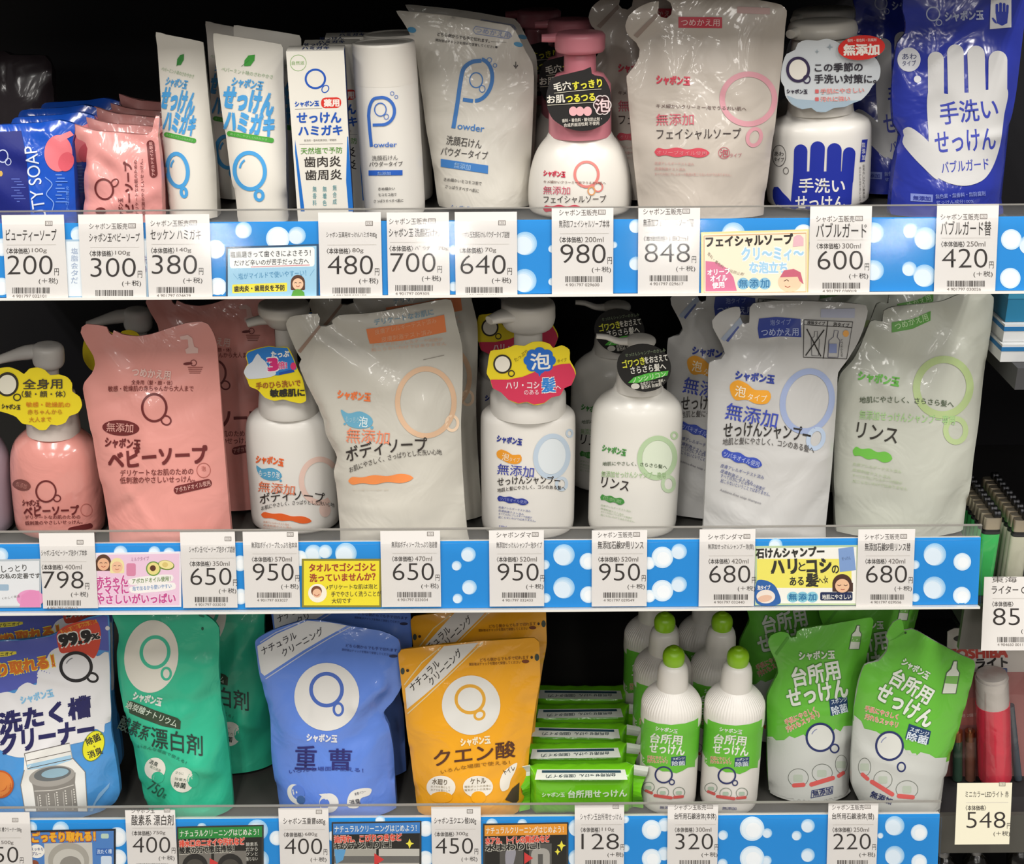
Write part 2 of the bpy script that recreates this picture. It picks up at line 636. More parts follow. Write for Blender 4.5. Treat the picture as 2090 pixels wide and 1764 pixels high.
def finish(S, name, label, cat, group=None, parent=None):
    o = S.mb.build(name, S.fr.O, parent)
    if parent is None:
        tag(o, label, cat, group)
    return o

# ------------------------------------------------------------------ turned bodies
class Turned:
    """axis through two picture points on the vertical plane at depth Y"""
    def __init__(s, crop, top, bot, row, Y, zbase=None):
        t, b = crop([top])[0], crop([bot])[0]
        A, B = at(b[0], b[1], Y), at(t[0], t[1], Y)
        V = (B - A) / np.linalg.norm(B - A)
        zs = SHELF[row] + .0006 + .05 * math.hypot(V[0], V[1]) if zbase is None else zbase
        O = A + V * ((zs - A[2]) / V[2])
        s.fr = Frame(O, V=V)
        s.crop, s.t, s.b = crop, t, b
        s.Y = Y
    def vr(s, y, hw):
        y = y * s.crop.k + s.crop.y0
        hw = hw * s.crop.k
        f = (y - s.b[1]) / (s.t[1] - s.b[1])
        x = s.b[0] + (s.t[0] - s.b[0]) * f
        v = s.fr.uv([(x, y)])[0][1]
        return v, hw * mpp(s.fr.O + s.fr.V * v)
    def prof(s, pts, step=None):
        q = np.array([s.vr(y, h) for y, h in pts])
        if step:
            q = catmull(q, step, closed=False)
        return q
    def foot(s, pr):
        """close a top-down profile with a rounded foot on the shelf; returned bottom-up"""
        pr = np.array([p for p in pr if p[0] > .006])
        r = pr[-1][1]
        return np.concatenate([pr, [(.003, r * .985), (.001, r * .95), (0, r * .88)]])[::-1]
    def ring(s, v, r, ratio=1.0, n=48, pw=2.0, flute=0.0, nf=0, du=0.0, dn=0.0):
        a = np.linspace(0, 2 * math.pi, n, endpoint=False)
        c, k = np.cos(a), np.sin(a)
        e = 2.0 / pw
        u = r * np.sign(c) * np.abs(c) ** e
        h = r * ratio * np.sign(k) * np.abs(k) ** e
        if nf:
            m = 1 + flute * np.abs(np.cos(a * nf / 2))
            u, h = u * m, h * m
        return s.fr.w(u + du, np.full(n, v), -h + dn)
    def lathe(s, mb, pr, col, kind='plastic', ratio=1.0, pw=2.0, n=48, cap0=True, cap1=True, flute=None, nf=0):
        R = [s.ring(v, max(r, 1e-4), ratio, n, pw, 0 if flute is None else flute(v), nf) for v, r in pr]
        # ring runs clockwise seen from above with -h, so reverse to get outward faces
        R = [x[::-1] for x in R] if pr[-1][0] < pr[0][0] else R
        mb.rings(R, col, kind, cap0, cap1)
    def surf(s, mb, pr, ratio=1.0, pw=2.0):
        p = np.array(sorted([tuple(x) for x in pr]))
        def hf(u, v):
            r = np.interp(v, p[:, 0], p[:, 1])
            f = np.clip(np.abs(u) / r, 0, .998)
            return r * ratio * (1 - f ** pw) ** (1 / pw)
        S = Surf(s.fr, hf, mb)
        S.clip = .001
        return S

def loft(mb, pts, ra, rb, side, col, kind='plastic', n=16):
    """tube along 3D points; ra = half size across `side`-perpendicular, rb = half size along side"""
    pts = np.asarray(pts, float)
    d = np.gradient(pts, axis=0)
    R = []
    for i, p in enumerate(pts):
        t = d[i] / np.linalg.norm(d[i])
        b = np.asarray(side, float)
        b = b - t * (b @ t)
        b /= np.linalg.norm(b)
        a = np.cross(b, t)
        an = np.linspace(0, 2 * math.pi, n, endpoint=False)
        R.append(p + np.outer(np.cos(an) * ra[i], a) + np.outer(np.sin(an) * rb[i], b))
    mb.rings(R, col, kind)

def card(crop, outline, O, col, kind='paper', tilt=0.0, yaw=0.0, th=.0006, bend=0.0, smooth=0, grid=None, sharp=0.0):
    """thin card whose outline is given in the picture, standing on a plane through O"""
    fr = Frame(O, tilt, yaw)
    uv = fr.uv(crop(outline))
    if smooth:
        uv = catmull(uv, smooth, True, sharp)
    um = uv[:, 0].mean()
    hf = lambda u, v: -bend * (u - um) ** 2
    S = Surf(fr, hf)
    slab(S, uv, hf, lambda u, v: hf(u, v) - th, grid, col, kind, '#e8e4dc')
    return S
# ------------------------------------------------------------------ back panel, shelves, rails
BACK_Y = .40
mb = MB()
mb.box((-.75, BACK_Y, -1.05), (.95, BACK_Y + .02, .75), '#17161a', 'dark')
wall = mb.build('wall_back', (0, BACK_Y, -.85))
wall['kind'] = 'structure'
mb = MB()
mb.box((-2.6, -2.8, -1.2), (2.6, BACK_Y + .02, -1.05), '#b9b4aa', 'paper')
floor = mb.build('floor', (0, -1.2, -1.05))
floor['kind'] = 'structure'

RT = 15.0
STRIP_Y = [(449, 600), (1104, 1241), (1668, 1806)]
XR = at(2001, 1105, 0.0)[0]
XL = -.62
RAIL = []
for r, (yt, yb) in enumerate(STRIP_Y):
    P = at(1045, yt, 0.0)
    fr = Frame((0, 0, P[2]), RT)
    RAIL.append((fr, fr.uv([(1045, yb)])[0][1]))

def obox(mb, fr, u0, u1, v0, v1, n0, n1, col, kind):
    V = []
    for n in (n0, n1):
        for (u, v) in ((u0, v0), (u1, v0), (u1, v1), (u0, v1)):
            V.append(fr.O + fr.U * u + fr.V * v + fr.N * n)
    mb.add(V, [(3, 2, 1, 0), (4, 5, 6, 7), (0, 1, 5, 4), (1, 2, 6, 5), (2, 3, 7, 6), (3, 0, 4, 7)], col, kind, False)

def shelf(r, label, xr, z, rail=True, guard=True):
    o = empty('display_shelf', (0, .2, z))
    tag(o, label, 'shelf', 'shelves of the soap rack')
    mb = MB()
    mb.box((XL, .012, z - .022), (xr, BACK_Y, z), '#3a3936', 'dark')
    mb.build('shelf_board', (0, .2, z), o)
    if rail:
        fr, vb = RAIL[r]
        mb = MB()
        obox(mb, fr, XL, xr, vb, 0, -.006, -.0008, '#e4e2dc', 'plastic')
        obox(mb, fr, XL, xr, vb - .0024, vb - .0003, -.006, .0058, '#dad8d2', 'plastic')
        mb.build('price_rail', (0, 0, z), o)
        mb = MB()
        obox(mb, fr, XL, xr, vb, -.001, .0052, .006, '#ffffff', 'clear_plastic')
        mb.build('rail_cover', (0, 0, z), o)['label'] = 'clear rail cover'
    if guard:
        fr, vb = RAIL[r]
        zt = at(1045, STRIP_Y[r][0] - 24, 0.0)[2]
        mb = MB()
        mb.box((XL, .001, fr.O[2] - .01), (xr, .0035, zt), '#ffffff', 'acrylic')
        mb.box((XL, .0008, zt - .0007), (xr, .0037, zt), '#8f8c86', 'plastic')
        mb.build('front_guard', (0, 0, z), o)['label'] = 'clear acrylic lip'
    return o

TOPZ = at(1045, -50, 0.0)[2]
shelf(0, 'uppermost visible shelf with the soap packs, toothpaste and face wash', XR + .0, SHELF[0])
shelf(1, 'middle shelf with the pink, white and grey body and hair wash', XR, SHELF[1])
shelf(2, 'lowest shelf with the laundry cleaners and green kitchen soap', XR, SHELF[2])
mb = MB()
mb.box((XL, -.004, TOPZ), (XR, BACK_Y, TOPZ + .022), '#3a3936', 'dark')
o = mb.build('display_shelf', (0, .2, TOPZ))
tag(o, 'shelf above the frame that shades the top row of goods', 'shelf', 'shelves of the soap rack')

# ------------------------------------------------------------------ printed blue strips
BLUE = '#1f8ad8'
def strip(r, label, dots, badges):
    fr, vb = RAIL[r]
    f2 = Frame(fr.O - fr.N * .0004, RT)
    S = Surf(f2, lambda u, v: 0 * u)
    o = np.array([(XL, vb), (XR, vb), (XR, 0), (XL, 0)])
    slab(S, o, S.hf, lambda u, v: 0 * u - .0003, None, BLUE, 'paper')
    S.clip = vb + .0006
    P = Print(S, PX, 'matte_ink', 8)
    for x, y, k in dots:
        P.bubble(x, y, k)
    for x, y, k in badges:
        P.e(x, y, k, k, '#cfe6f7', 2.2)
        P.e(x, y, k * .86, k * .86, '#e9f4fb', 3)
        P.e(x + k * .1, y + k * .1, k * .6, k * .6, '#f6fafc', 3.8)
    return finish(S, 'printed_rail_strip', label, 'shelf strip', 'blue bubble strips')

strip(0, 'blue bubble strip in the rail under the top row of goods',
      [(497, 470, 17), (606, 481, 18), (1072, 497, 24), (1071, 573, 24), (926, 510, 10), (926, 585, 10), (1127, 508, 8), (1127, 575, 8), (1298, 462, 14), (1298, 538, 14), (1497, 478, 24), (1783, 475, 21), (1783, 552, 21),
       (1858, 471, 15), (1889, 487, 23), (1856, 549, 15), (1887, 563, 23), (160, 478, 16), (1253, 500, 7), (2100, 500, 20)],
      [(440, 509, 19), (444, 586, 19), (567, 487, 24), (2064, 489, 21), (2062, 568, 21), (1640, 478, 20), (4, 505, 18), (3, 585, 18)])
strip(1, 'blue bubble strip in the rail under the middle row of goods',
      [(1, 1134, 16), (246, 1128, 14), (315, 1127, 12), (706, 1130, 22), (640, 1130, 18), (956, 1132, 15), (932, 1155, 10), (958, 1199, 15), (934, 1222, 10), (1151, 1133, 22), (1151, 1200, 22), (1112, 1153, 10), (1114, 1221, 10),
       (1386, 1126, 16), (1386, 1193, 16), (1868, 1153, 9), (1868, 1220, 9), (1908, 1132, 23), (1907, 1200, 23), (664, 1126, 14), (1583, 1113, 14), (345, 1130, 12)],
      [(1200, 1146, 17), (1201, 1214, 17), (1352, 1138, 22), (1352, 1206, 22), (1964, 1147, 18), (1963, 1216, 18), (490, 1150, 16), (491, 1218, 16), (612, 1140, 16), (1324, 1150, 13), (1325, 1217, 13)])
strip(2, 'blue bubble strip in the rail under the bottom row of goods',
      [(63, 1690, 13), (124, 1694, 17), (525, 1695, 22), (527, 1756, 22), (412, 1690, 10), (776, 1675, 10), (1004, 1683, 12), (1066, 1682, 10), (1178, 1690, 18), (1178, 1752, 18), (1276, 1673, 8), (1277, 1732, 8), (1357, 1684, 14), (1356, 1743, 14),
       (1476, 1705, 10), (1475, 1763, 10), (1566, 1701, 10), (1565, 1757, 10), (1649, 1686, 14), (1626, 1706, 10), (1649, 1746, 14), (1826, 1686, 20), (1826, 1747, 20), (1797, 1706, 6), (871, 1690, 14)],
      [(239, 1709, 20), (240, 1752, 18), (565, 1711, 15), (1330, 1694, 20), (1330, 1753, 20), (1535, 1692, 25), (1535, 1752, 25), (1876, 1700, 17), (1876, 1760, 16), (868, 1692, 16), (868, 1753, 16), (678, 1707, 10)])

# ------------------------------------------------------------------ price tags
INK = '#3a3532'
def barcode(P, x0, x1, y, h, seed):
    rnd = random.Random(seed)
    x = x0
    while x < x1 - 1:
        w = rnd.choice((1.0, 1.0, 1.6, 2.2))
        P.r(x, y - h / 2, min(x + w, x1), y + h / 2, '#4a4542', 3)
        x += w + rnd.choice((1.0, 1.4, 2.0))

TAGN = 0
def price_tag(r, L, R_, T, B, xs, y, price, head, name, size, code, label, sc, fr=None, col='#e0dcd8', name_h=18, yen=True):
    global TAGN
    TAGN += 1
    if fr is None:
        fr = RAIL[r][0]
    f2 = Frame(fr.O + fr.N * .0016, RT)
    a, b = f2.uv([(L, T)])[0], f2.uv([(R_, T)])[0]
    v0 = f2.uv([((L + R_) / 2, B)])[0][1]
    O = f2.O + f2.U * (a[0] + b[0]) / 2 + f2.V * v0
    S = Surf(Frame(O, RT), lambda u, v: 0 * u)
    hw, hh = (b[0] - a[0]) / 2, a[1] - v0
    slab(S, np.array([(-hw, 0), (hw, 0), (hw, hh), (-hw, hh)]), S.hf, lambda u, v: 0 * u - .0004, None, col, 'paper')
    P = Print(S, PX, 'matte_ink', 40)
    k = sc
    if head:
        P.t(head, xs - 2 * k, y - 84 * k, xs + (76 if len(head) > 5 else 55) * k, y - 84 * k, 13 * k, '#5a5450')
    P.r(xs + 78 * k, y - 90 * k, xs + 93 * k, y - 80 * k, '#77706a', 2.2)
    P.r(xs + 79.5 * k, y - 88.6 * k, xs + 91.5 * k, y - 81.4 * k, col, 3)
    P.t('国', xs + 81 * k, y - 85 * k, xs + 90 * k, y - 85 * k, 6 * k, '#8a827c', layer=4)
    P.t(name, xs - 2 * k, y - 61 * k, xs + 101 * k, y - 61 * k, name_h * k, INK, .006 if name_h > 17 else 0)
    P.l([(xs + 0, y - 41 * k), (xs + 100 * k, y - 41.5 * k)], .8, '#c9c4bd', 2)
    P.t('〈本体価格〉', xs - 1 * k, y - 28.5 * k, xs + 47 * k, y - 28.5 * k, 12 * k, INK, .012)
    P.t(size, xs + 51 * k, y - 29 * k, xs + (51 + 7.6 * len(size)) * k, y - 29 * k, 10.5 * k, '#6b645f')
    P.t(price, xs, y, xs + 31.3 * len(price) * k, y, 40 * k, '#35302e', -.012)
    if yen:
        P.t('円', xs + 97 * k, y + 14 * k, xs + 106 * k, y + 14 * k, 14 * k, INK)
        P.t('(＋税)', xs + 65 * k, y + 33 * k, xs + 104 * k, y + 33 * k, 13 * k, INK)
    if y + 64 * k < B + 4:
        barcode(P, xs + 11 * k, xs + 88 * k, y + 52 * k, 12 * k, TAGN)
        P.t(code, xs + 11 * k, y + 63.5 * k, xs + 80 * k, y + 63.5 * k, 6 * k, '#7a736d')
    return finish(S, 'price_tag', label, 'price tag', None)

SH = 'シャボン玉販売'
k = 1.0
price_tag(0, 3, 130, 439, 610, 14, 541, '200', '', 'ビューティーソープ', '100g', '4 901797 032101', 'white price tag reading 200 yen under the blue soap packs', k, name_h=24)
price_tag(0, 159, 291, 438, 610, 184, 546, '300', SH, 'シャボン玉ベビーソープ', '100g', '4 901797 028511', 'white price tag reading 300 yen under the pink soap packs', k)
price_tag(0, 296, 427, 438, 609, 309, 540, '380', SH, 'セッケン ハミガキ', '140g', '4 901797 024629', 'white price tag reading 380 yen under the left toothpaste tube', k, name_h=22)
price_tag(0, 649, 777, 434, 607, 668, 541, '480', '', 'シャボン玉薬用せっけんハミガキ80g', '80g', '4 901797 032150', 'white price tag reading 480 yen under the boxed toothpaste', k, name_h=13)
price_tag(0, 789, 916, 434, 605, 796, 536, '700', SH, 'シャボン玉 洗顔石けん', 'ﾊﾟｳﾀﾞｰ70g', '4 901797 009305', 'white price tag reading 700 yen under the powder bottle', k)
price_tag(0, 928, 1055, 433, 604, 939, 540, '640', '', 'シャボン玉洗顔石けんパウダータイプ詰替', '70g', '4 901797 009336', 'white price tag reading 640 yen under the powder refill pouch', k, name_h=13)
price_tag(0, 1126, 1252, 425, 603, 1143, 518, '980', SH, '無添加フェイシャルソープ本体', '200ml', '4 901797 029600', 'white price tag reading 980 yen under the pink pump face wash', k, name_h=16)
price_tag(0, 1303, 1429, 425, 601, 1315, 516, '848', SH, '無添加フェイシャルソープ替', '180ml', '4 901797 029617', 'white price tag reading 848 yen under the face wash refill', k, name_h=16)
price_tag(0, 1654, 1780, 421, 599, 1668, 531, '600', SH, 'バブルガード', '300ml', '4 901797 030019', 'white price tag reading 600 yen under the hand wash bottle', k, name_h=30)
price_tag(0, 1913, 2039, 417, 595, 1922, 527, '420', SH, 'バブルガード替', '250ml', '4 901797 030026', 'white price tag reading 420 yen under the blue hand wash refill', k, name_h=30)
k = .905
price_tag(1, 79, 192, 1086, 1242, 86, 1184, '798', '', 'シャボン玉ベビーソープ泡タイプ本体', '400ml', '4 901797 028412', 'white price tag reading 798 yen under the pink pump bottle', k, name_h=14)
price_tag(1, 367, 479, 1085, 1241, 388, 1177, '650', '', 'シャボン玉ベビーソープ泡タイプ詰替', '350ml', '4 901797 033010', 'white price tag reading 650 yen under the pink refill pouch', k, name_h=14)
price_tag(1, 495, 608, 1085, 1240, 515, 1168, '950', '', '無添加ボディソープたっぷり泡本体', '570ml', '4 901797 033027', 'white price tag reading 950 yen left of the yellow towel card', k, name_h=14)
price_tag(1, 776, 898, 1084, 1239, 801, 1167, '650', '', '無添加ボディソープたっぷり泡詰替', '470ml', '4 901797 033034', 'white price tag reading 650 yen right of the yellow towel card', k, name_h=14)
price_tag(1, 998, 1110, 1083, 1238, 1015, 1168, '950', 'シャボンダマ', '無添加せっけんシャンプー泡タイプ', '520ml', '4 901797 032433', 'white price tag reading 950 yen under the shampoo with red and yellow neck tag', k, name_h=14)
price_tag(1, 1208, 1321, 1083, 1238, 1222, 1168, '950', SH, '無添加石鹸SP用リンス', '520ml', '4 901797 029549', 'white price tag reading 950 yen under the rinse with black neck tag', k, name_h=18)
price_tag(1, 1428, 1542, 1081, 1238, 1447, 1172, '680', 'シャボンダマ', '無添加せっけんシャンプー泡(替)', '420ml', '4 901797 032440', 'white price tag reading 680 yen under the shampoo refill pouch', k, name_h=14)
price_tag(1, 1752, 1868, 1081, 1239, 1767, 1172, '680', SH, '無添加石鹸SP用リンス替', '420ml', '4 901797 029556', 'white price tag reading 680 yen under the green printed rinse refill', k, name_h=18)
k = .83
price_tag(2, -45, 60, 1659, 1806, -40, 1745, '850', '', 'シャボン玉せんたく槽クリーナー500g', '500g', '4 901797 003310', 'white price tag at the left edge under the washing tub cleaner', k, name_h=13)
price_tag(2, 255, 357, 1654, 1802, 270, 1725, '400', 'シャボン玉', '酸素系 漂白剤', '750g', '4 901797 100194', 'white price tag reading 400 yen under the teal bleach pouch', k, name_h=26)
price_tag(2, 568, 670, 1650, 1800, 580, 1728, '400', '', 'シャボン玉重曹680g', '680g', '4 901797 100200', 'white price tag reading 400 yen under the blue baking soda pouch', k, name_h=18)
price_tag(2, 880, 981, 1647, 1797, 888, 1727, '450', '', 'シャボン玉クエン酸300g', '300g', '4 901797 100217', 'white price tag reading 450 yen under the orange pouch', k, name_h=18)
price_tag(2, 1173, 1274, 1643, 1794, 1186, 1718, '128', '', 'シャボン玉台所用せっけん', '110g', '4 901797 005017', 'white price tag reading 128 yen under the green soap bars', k, name_h=16)
price_tag(2, 1363, 1466, 1642, 1793, 1378, 1718, '320', SH, '台所用石鹸液体(本体)', '300ml', '4 901797 034017', 'white price tag reading 320 yen under the green capped bottles', k)
price_tag(2, 1691, 1793, 1640, 1791, 1700, 1718, '220', SH, '台所用石鹸液体(替)', '250ml', '4 901797 034024', 'white price tag reading 220 yen under the green refill pouches', k)

# ------------------------------------------------------------------ advertising cards on the rails
def pop_card(r, L, R_, T, B, col, label, edge=None, rise=0.0, n=.0005):
    fr = RAIL[r][0]
    f2 = Frame(fr.O + fr.N * n, RT)
    q = f2.uv([(L, T), (R_, T + rise), (R_, B + rise * .3), (L, B)])
    O = f2.O + f2.U * q[:, 0].mean() + f2.V * q[:, 1].min()
    q = q - (q[:, 0].mean(), q[:, 1].min())
    S = Surf(Frame(O, RT), lambda u, v: 0 * u)
    slab(S, q[[3, 2, 1, 0]], S.hf, lambda u, v: 0 * u - .0004, None, edge or col, 'paper')
    P = Print(S, PX, 'matte_ink', 60)
    if edge:
        P.p([(L + 4, T + 4), (R_ - 4, T + rise + 4), (R_ - 4, B - 4), (L + 4, B - 4)], col, 0)
    S.label = label
    return S, P

def pop_done(S):
    return finish(S, 'display_card', S.label, 'display card', 'advertising cards on the rails')

def face(P, x, y, r, hair, skin='#eec4a2', layer=2):
    """little drawn smiling face with hair"""
    P.e(x, y - r * .1, r * 1.12, r * 1.2, hair, layer)
    P.r(x - r * 1.12, y - r * .1, x + r * 1.12, y + r * 1.1, hair, layer, r * .2)
    P.e(x, y + r * .15, r * .86, r * .9, skin, layer + .6)
    P.l([(x - r * .55, y), (x - r * .35, y - r * .12), (x - r * .15, y)], 1.2, '#54382c', layer + 1.2)
    P.l([(x + r * .15, y), (x + r * .35, y - r * .12), (x + r * .55, y)], 1.2, '#54382c', layer + 1.2)
    P.l([(x - r * .3, y + r * .42), (x, y + r * .58), (x + r * .3, y + r * .42)], 1.3, '#a8483c', layer + 1.2)

S, P = pop_card(0, 131, 303, 489, 608, '#e6eef4', 'pale card half hidden behind the 200 and 300 yen price tags', '#a9c6dc', -2, .0003)
P.vt('塩脂会タだ', 152, 505, 580, 14, '#8fa3c4')
P.vt('洗浄', 296, 520, 560, 8, '#9a94b8')
pop_done(S)
S, P = pop_card(0, 461, 650, 504, 610, '#9fcbe4', 'pale blue card about toothpaste and gums with a girl in green', '#31506e', -6, .0004)
P.r(469, 508, 642, 548, '#f4f4f0', 1, 6, -4)
P.t('塩歯磨きって歯ぐきによさそう！', 470, 520, 634, 516, 13, '#3a3a3c', .01)
P.t('だけど辛いのが苦手だった方へ', 478, 537, 630, 533, 12, '#3a3a3c', .01)
P.l([(512, 545), (632, 541)], 2, '#d79aa0', 2)
P.t('＼塩がマイルドで使いやすーい！／', 476, 565, 642, 556, 13, '#3c86b4')
P.r(474, 581, 586, 599, '#f2e04a', 1, 2, -4)
P.t('歯肉炎・歯周炎を予防', 478, 590, 581, 587, 12, '#33302c', .035)
face(P, 608, 578, 13, '#5a3a2a')
P.p([(594, 606), (598, 594), (606, 590), (614, 591), (621, 597), (622, 606)], '#5aa03c', 4)
pop_done(S)
S, P = pop_card(0, 1431, 1651, 474, 602, '#f5ead0', 'cream and pink face wash card with a cartoon woman in a pink cap', '#f4e2a0', -6)
P.ring(1541, 537, 104, 56, 2, '#e8c0a0', 1, n=44) if False else None
P.l([(1437, 482), (1645, 476), (1645, 596), (1437, 598), (1437, 482)], 2.0, '#d9a679', 1.2)
P.p([(1440, 533), (1462, 535), (1484, 548), (1497, 566), (1504, 594), (1440, 595)], '#dc7a9c', 1)
P.t('フェイシャルソープ', 1441, 494, 1618, 488, 22, '#352e2a', .05)
P.t('香料・着色料・酸化防止剤', 1445, 516, 1518, 560, 7, '#8a7a6c', bow=9)
P.t('クリ〜ミィ〜', 1514, 519, 1640, 517, 26, '#a9d3ee', .05, edge='#ffffff', ew=.06)
P.t('な泡立ち', 1530, 546, 1606, 546, 22, '#a9d3ee', .05, edge='#ffffff', ew=.06)
P.t('オリーブ', 1444, 556, 1490, 553, 12, '#ffffff', .04)
P.t('オイル', 1450, 569, 1484, 567, 12, '#ffffff', .04)
P.t('使用', 1454, 583, 1478, 581, 12, '#ffffff', .04)
for i, ch in enumerate('無添加'):
    P.e(1517 + i * 22, 579, 12, 12, '#8cc0dc', 2)
    P.t(ch, 1508 + i * 22, 579, 1526 + i * 22, 579, 17, '#3e7fae', .02, 4)
P.e(1612, 576, 24, 20, '#f2cfae', 2)
P.p([(1592, 566), (1600, 552), (1620, 549), (1634, 556), (1640, 580), (1632, 574), (1628, 565)], '#c9657a', 3.4)
P.l([(1600, 574), (1606, 571), (1610, 574)], 1.4, '#54382c', 4)
P.l([(1602, 584), (1608, 587), (1613, 584)], 1.4, '#a8483c', 4)
P.p([(1620, 484), (1626, 480), (1634, 480), (1640, 486), (1640, 502), (1618, 504)], '#e7b9c2', 2)
pop_done(S)
S, P = pop_card(1, -60, 84, 1143, 1241, '#e4e6e8', 'grey white card cut by the left edge with a pink disc', '#b9c2c8', -2)
P.t('くてしっとり', -26, 1164, 54, 1159, 14, '#4a4844', .01)
P.t('一番の私の定番です', -26, 1177, 82, 1175, 11, '#4a4844', .02)
P.e(62, 1222, 28, 18, '#e79ac4', 1)
P.p([(40, 1240), (44, 1215), (60, 1206), (80, 1206), (82, 1240)], '#e48fbc', 1.4)
P.r(-10, 1193, 18, 1206, '#9fb8cc', 1, 3)
P.t('くわしく保湿', 4, 1222, 40, 1217, 5, '#7a7672')
pop_done(S)
S, P = pop_card(1, 195, 370, 1129, 1240, '#ecc9de', 'pink card with two cartoon mothers and a cut avocado', '#efe9ee', -3)
face(P, 211, 1150, 14, '#5a3a2a', '#e9b48e')
face(P, 239, 1156, 13, '#efe0a4', '#eebf9c')
P.e(313, 1161, 15, 15, '#6f9a44', 1.6)
P.e(313, 1161, 12.5, 12.5, '#e9d98a', 2.2)
P.e(312, 1160, 6, 6, '#5c3422', 3)
P.e(339, 1154, 17, 10, '#6f8a34', 1.6, 8)
P.e(339, 1153, 15, 8.4, '#efe09c', 2.2, 8)
P.e(337, 1153, 6, 5, '#dcc678', 3)
P.t('アボカドオイル使用！', 270, 1187, 348, 1181, 10, '#6a8a4a', .02)
P.p([(262, 1184), (300, 1176), (352, 1174), (352, 1186), (300, 1192), (266, 1194)], '#f3efe9', 1.2, 6)
P.p([(264, 1200), (300, 1192), (356, 1190), (358, 1202), (310, 1209), (268, 1210)], '#f6f2ee', 1.2, 6)
P.t('泡で出るから使いやすい', 270, 1202, 350, 1196, 9, '#7f9fca', .02)
P.t('赤ちゃん', 197, 1188, 260, 1183, 20, '#c94f92', .04, edge='#f6e6f0')
P.t('とママに', 197, 1205, 262, 1202, 19, '#c94f92', .04, edge='#f6e6f0')
P.t('やさしいがいっぱい', 197, 1224, 358, 1221, 19, '#c94f92', .04, edge='#f6e6f0')
P.t('ミルクタイプ', 268, 1142, 304, 1140, 8, '#a86a90')
P.r(258, 1150, 277, 1176, '#d98aa8', 1.5, 4)
pop_done(S)
S, P = pop_card(1, 616, 778, 1141, 1240, '#efdf35', 'yellow card asking about scrubbing with a towel', '#8e8430', 0)
P.t('タオルでゴシゴシと', 631, 1159, 766, 1157, 16, '#a4442e', .04)
P.t('洗っていませんか？', 632, 1180, 766, 1177, 16, '#a4442e', .04)
P.e(648, 1211, 19, 19, '#f6efe0', 1)
P.e(646, 1207, 11, 11, '#7a4a32', 2)
P.e(647, 1211, 9, 9, '#eebf9c', 3)
P.l([(641, 1214), (647, 1217), (652, 1213)], 1.4, '#a8483c', 4)
P.t('♪デリケートな肌は泡と', 666, 1199, 770, 1197, 10, '#5c5030', .015)
P.t('手でやさしく洗うことが', 676, 1213, 778, 1212, 11, '#5c5030', .015)
P.t('大切です', 677, 1227, 717, 1226, 10, '#5c5030', .015)
pop_done(S)
S, P = pop_card(1, 1541, 1752, 1115, 1236, '#f4f2ea', 'shampoo card with yellow band and a long haired cartoon girl', '#bcd0a4', -2)
P.r(1545, 1141, 1738, 1200, '#efe56a', .6)
P.t('石けんシャンプー', 1543, 1130, 1682, 1126, 20, '#33322c', .06)
P.t('ハリ', 1574, 1158, 1626, 1156, 28, '#33322c', .06)
P.t('と', 1630, 1157, 1644, 1157, 17, '#33322c', .02)
P.t('コシ', 1647, 1156, 1696, 1154, 27, '#33322c', .06)
P.t('の', 1698, 1163, 1712, 1162, 16, '#33322c', .03)
P.t('ある', 1612, 1187, 1640, 1186, 17, '#33322c', .03)
P.t('髪', 1645, 1184, 1670, 1184, 27, '#33322c', .035)
P.t('へ☆', 1670, 1186, 1690, 1182, 16, '#33322c', .02)
P.e(1556, 1222, 36, 34, '#2e62a8', .9) if False else P.p([(1545, 1232), (1545, 1186), (1566, 1186), (1584, 1199), (1592, 1232)], '#2e62a8', .9, 5)
P.e(1563, 1218, 19, 14, '#efe3d8', 1.8)
P.e(1561, 1222, 15, 7, '#e6bda4', 2.4, -10)
P.t('泡タイプ', 1546, 1200, 1572, 1199, 9, '#f4f0e8', .03)
for i, ch in enumerate('無添加'):
    P.e(1618 + i * 20, 1219, 12, 11, '#8ccadc', 2)
    P.t(ch, 1610 + i * 20, 1219, 1626 + i * 20, 1219, 14, '#2f78a8', .03, 4)
P.r(1674, 1209, 1740, 1226, '#1e2a52', 2.4, 3)
P.t('地肌にやさしい', 1678, 1219, 1737, 1218, 10, '#f0eee6', .02, 4)
P.e(1719, 1192, 20, 20, '#4a2f26', 1.6)
P.r(1699, 1190, 1741, 1208, '#4a2f26', 1.6)
P.e(1719, 1196, 14.5, 14, '#edbf9a', 2.4)
P.l([(1709, 1194), (1713, 1196), (1717, 1194)], 1.3, '#54382c', 3.2)
P.l([(1722, 1194), (1726, 1196), (1730, 1194)], 1.3, '#54382c', 3.2)
P.l([(1716, 1203), (1720, 1204), (1724, 1203)], 1.3, '#a8483c', 3.2)
P.p([(1711, 1120), (1742, 1116), (1747, 1164), (1714, 1168)], '#7f9ed0', 1.6)
P.t('せっけん', 1718, 1141, 1736, 1139, 7, '#33486e')
pop_done(S)

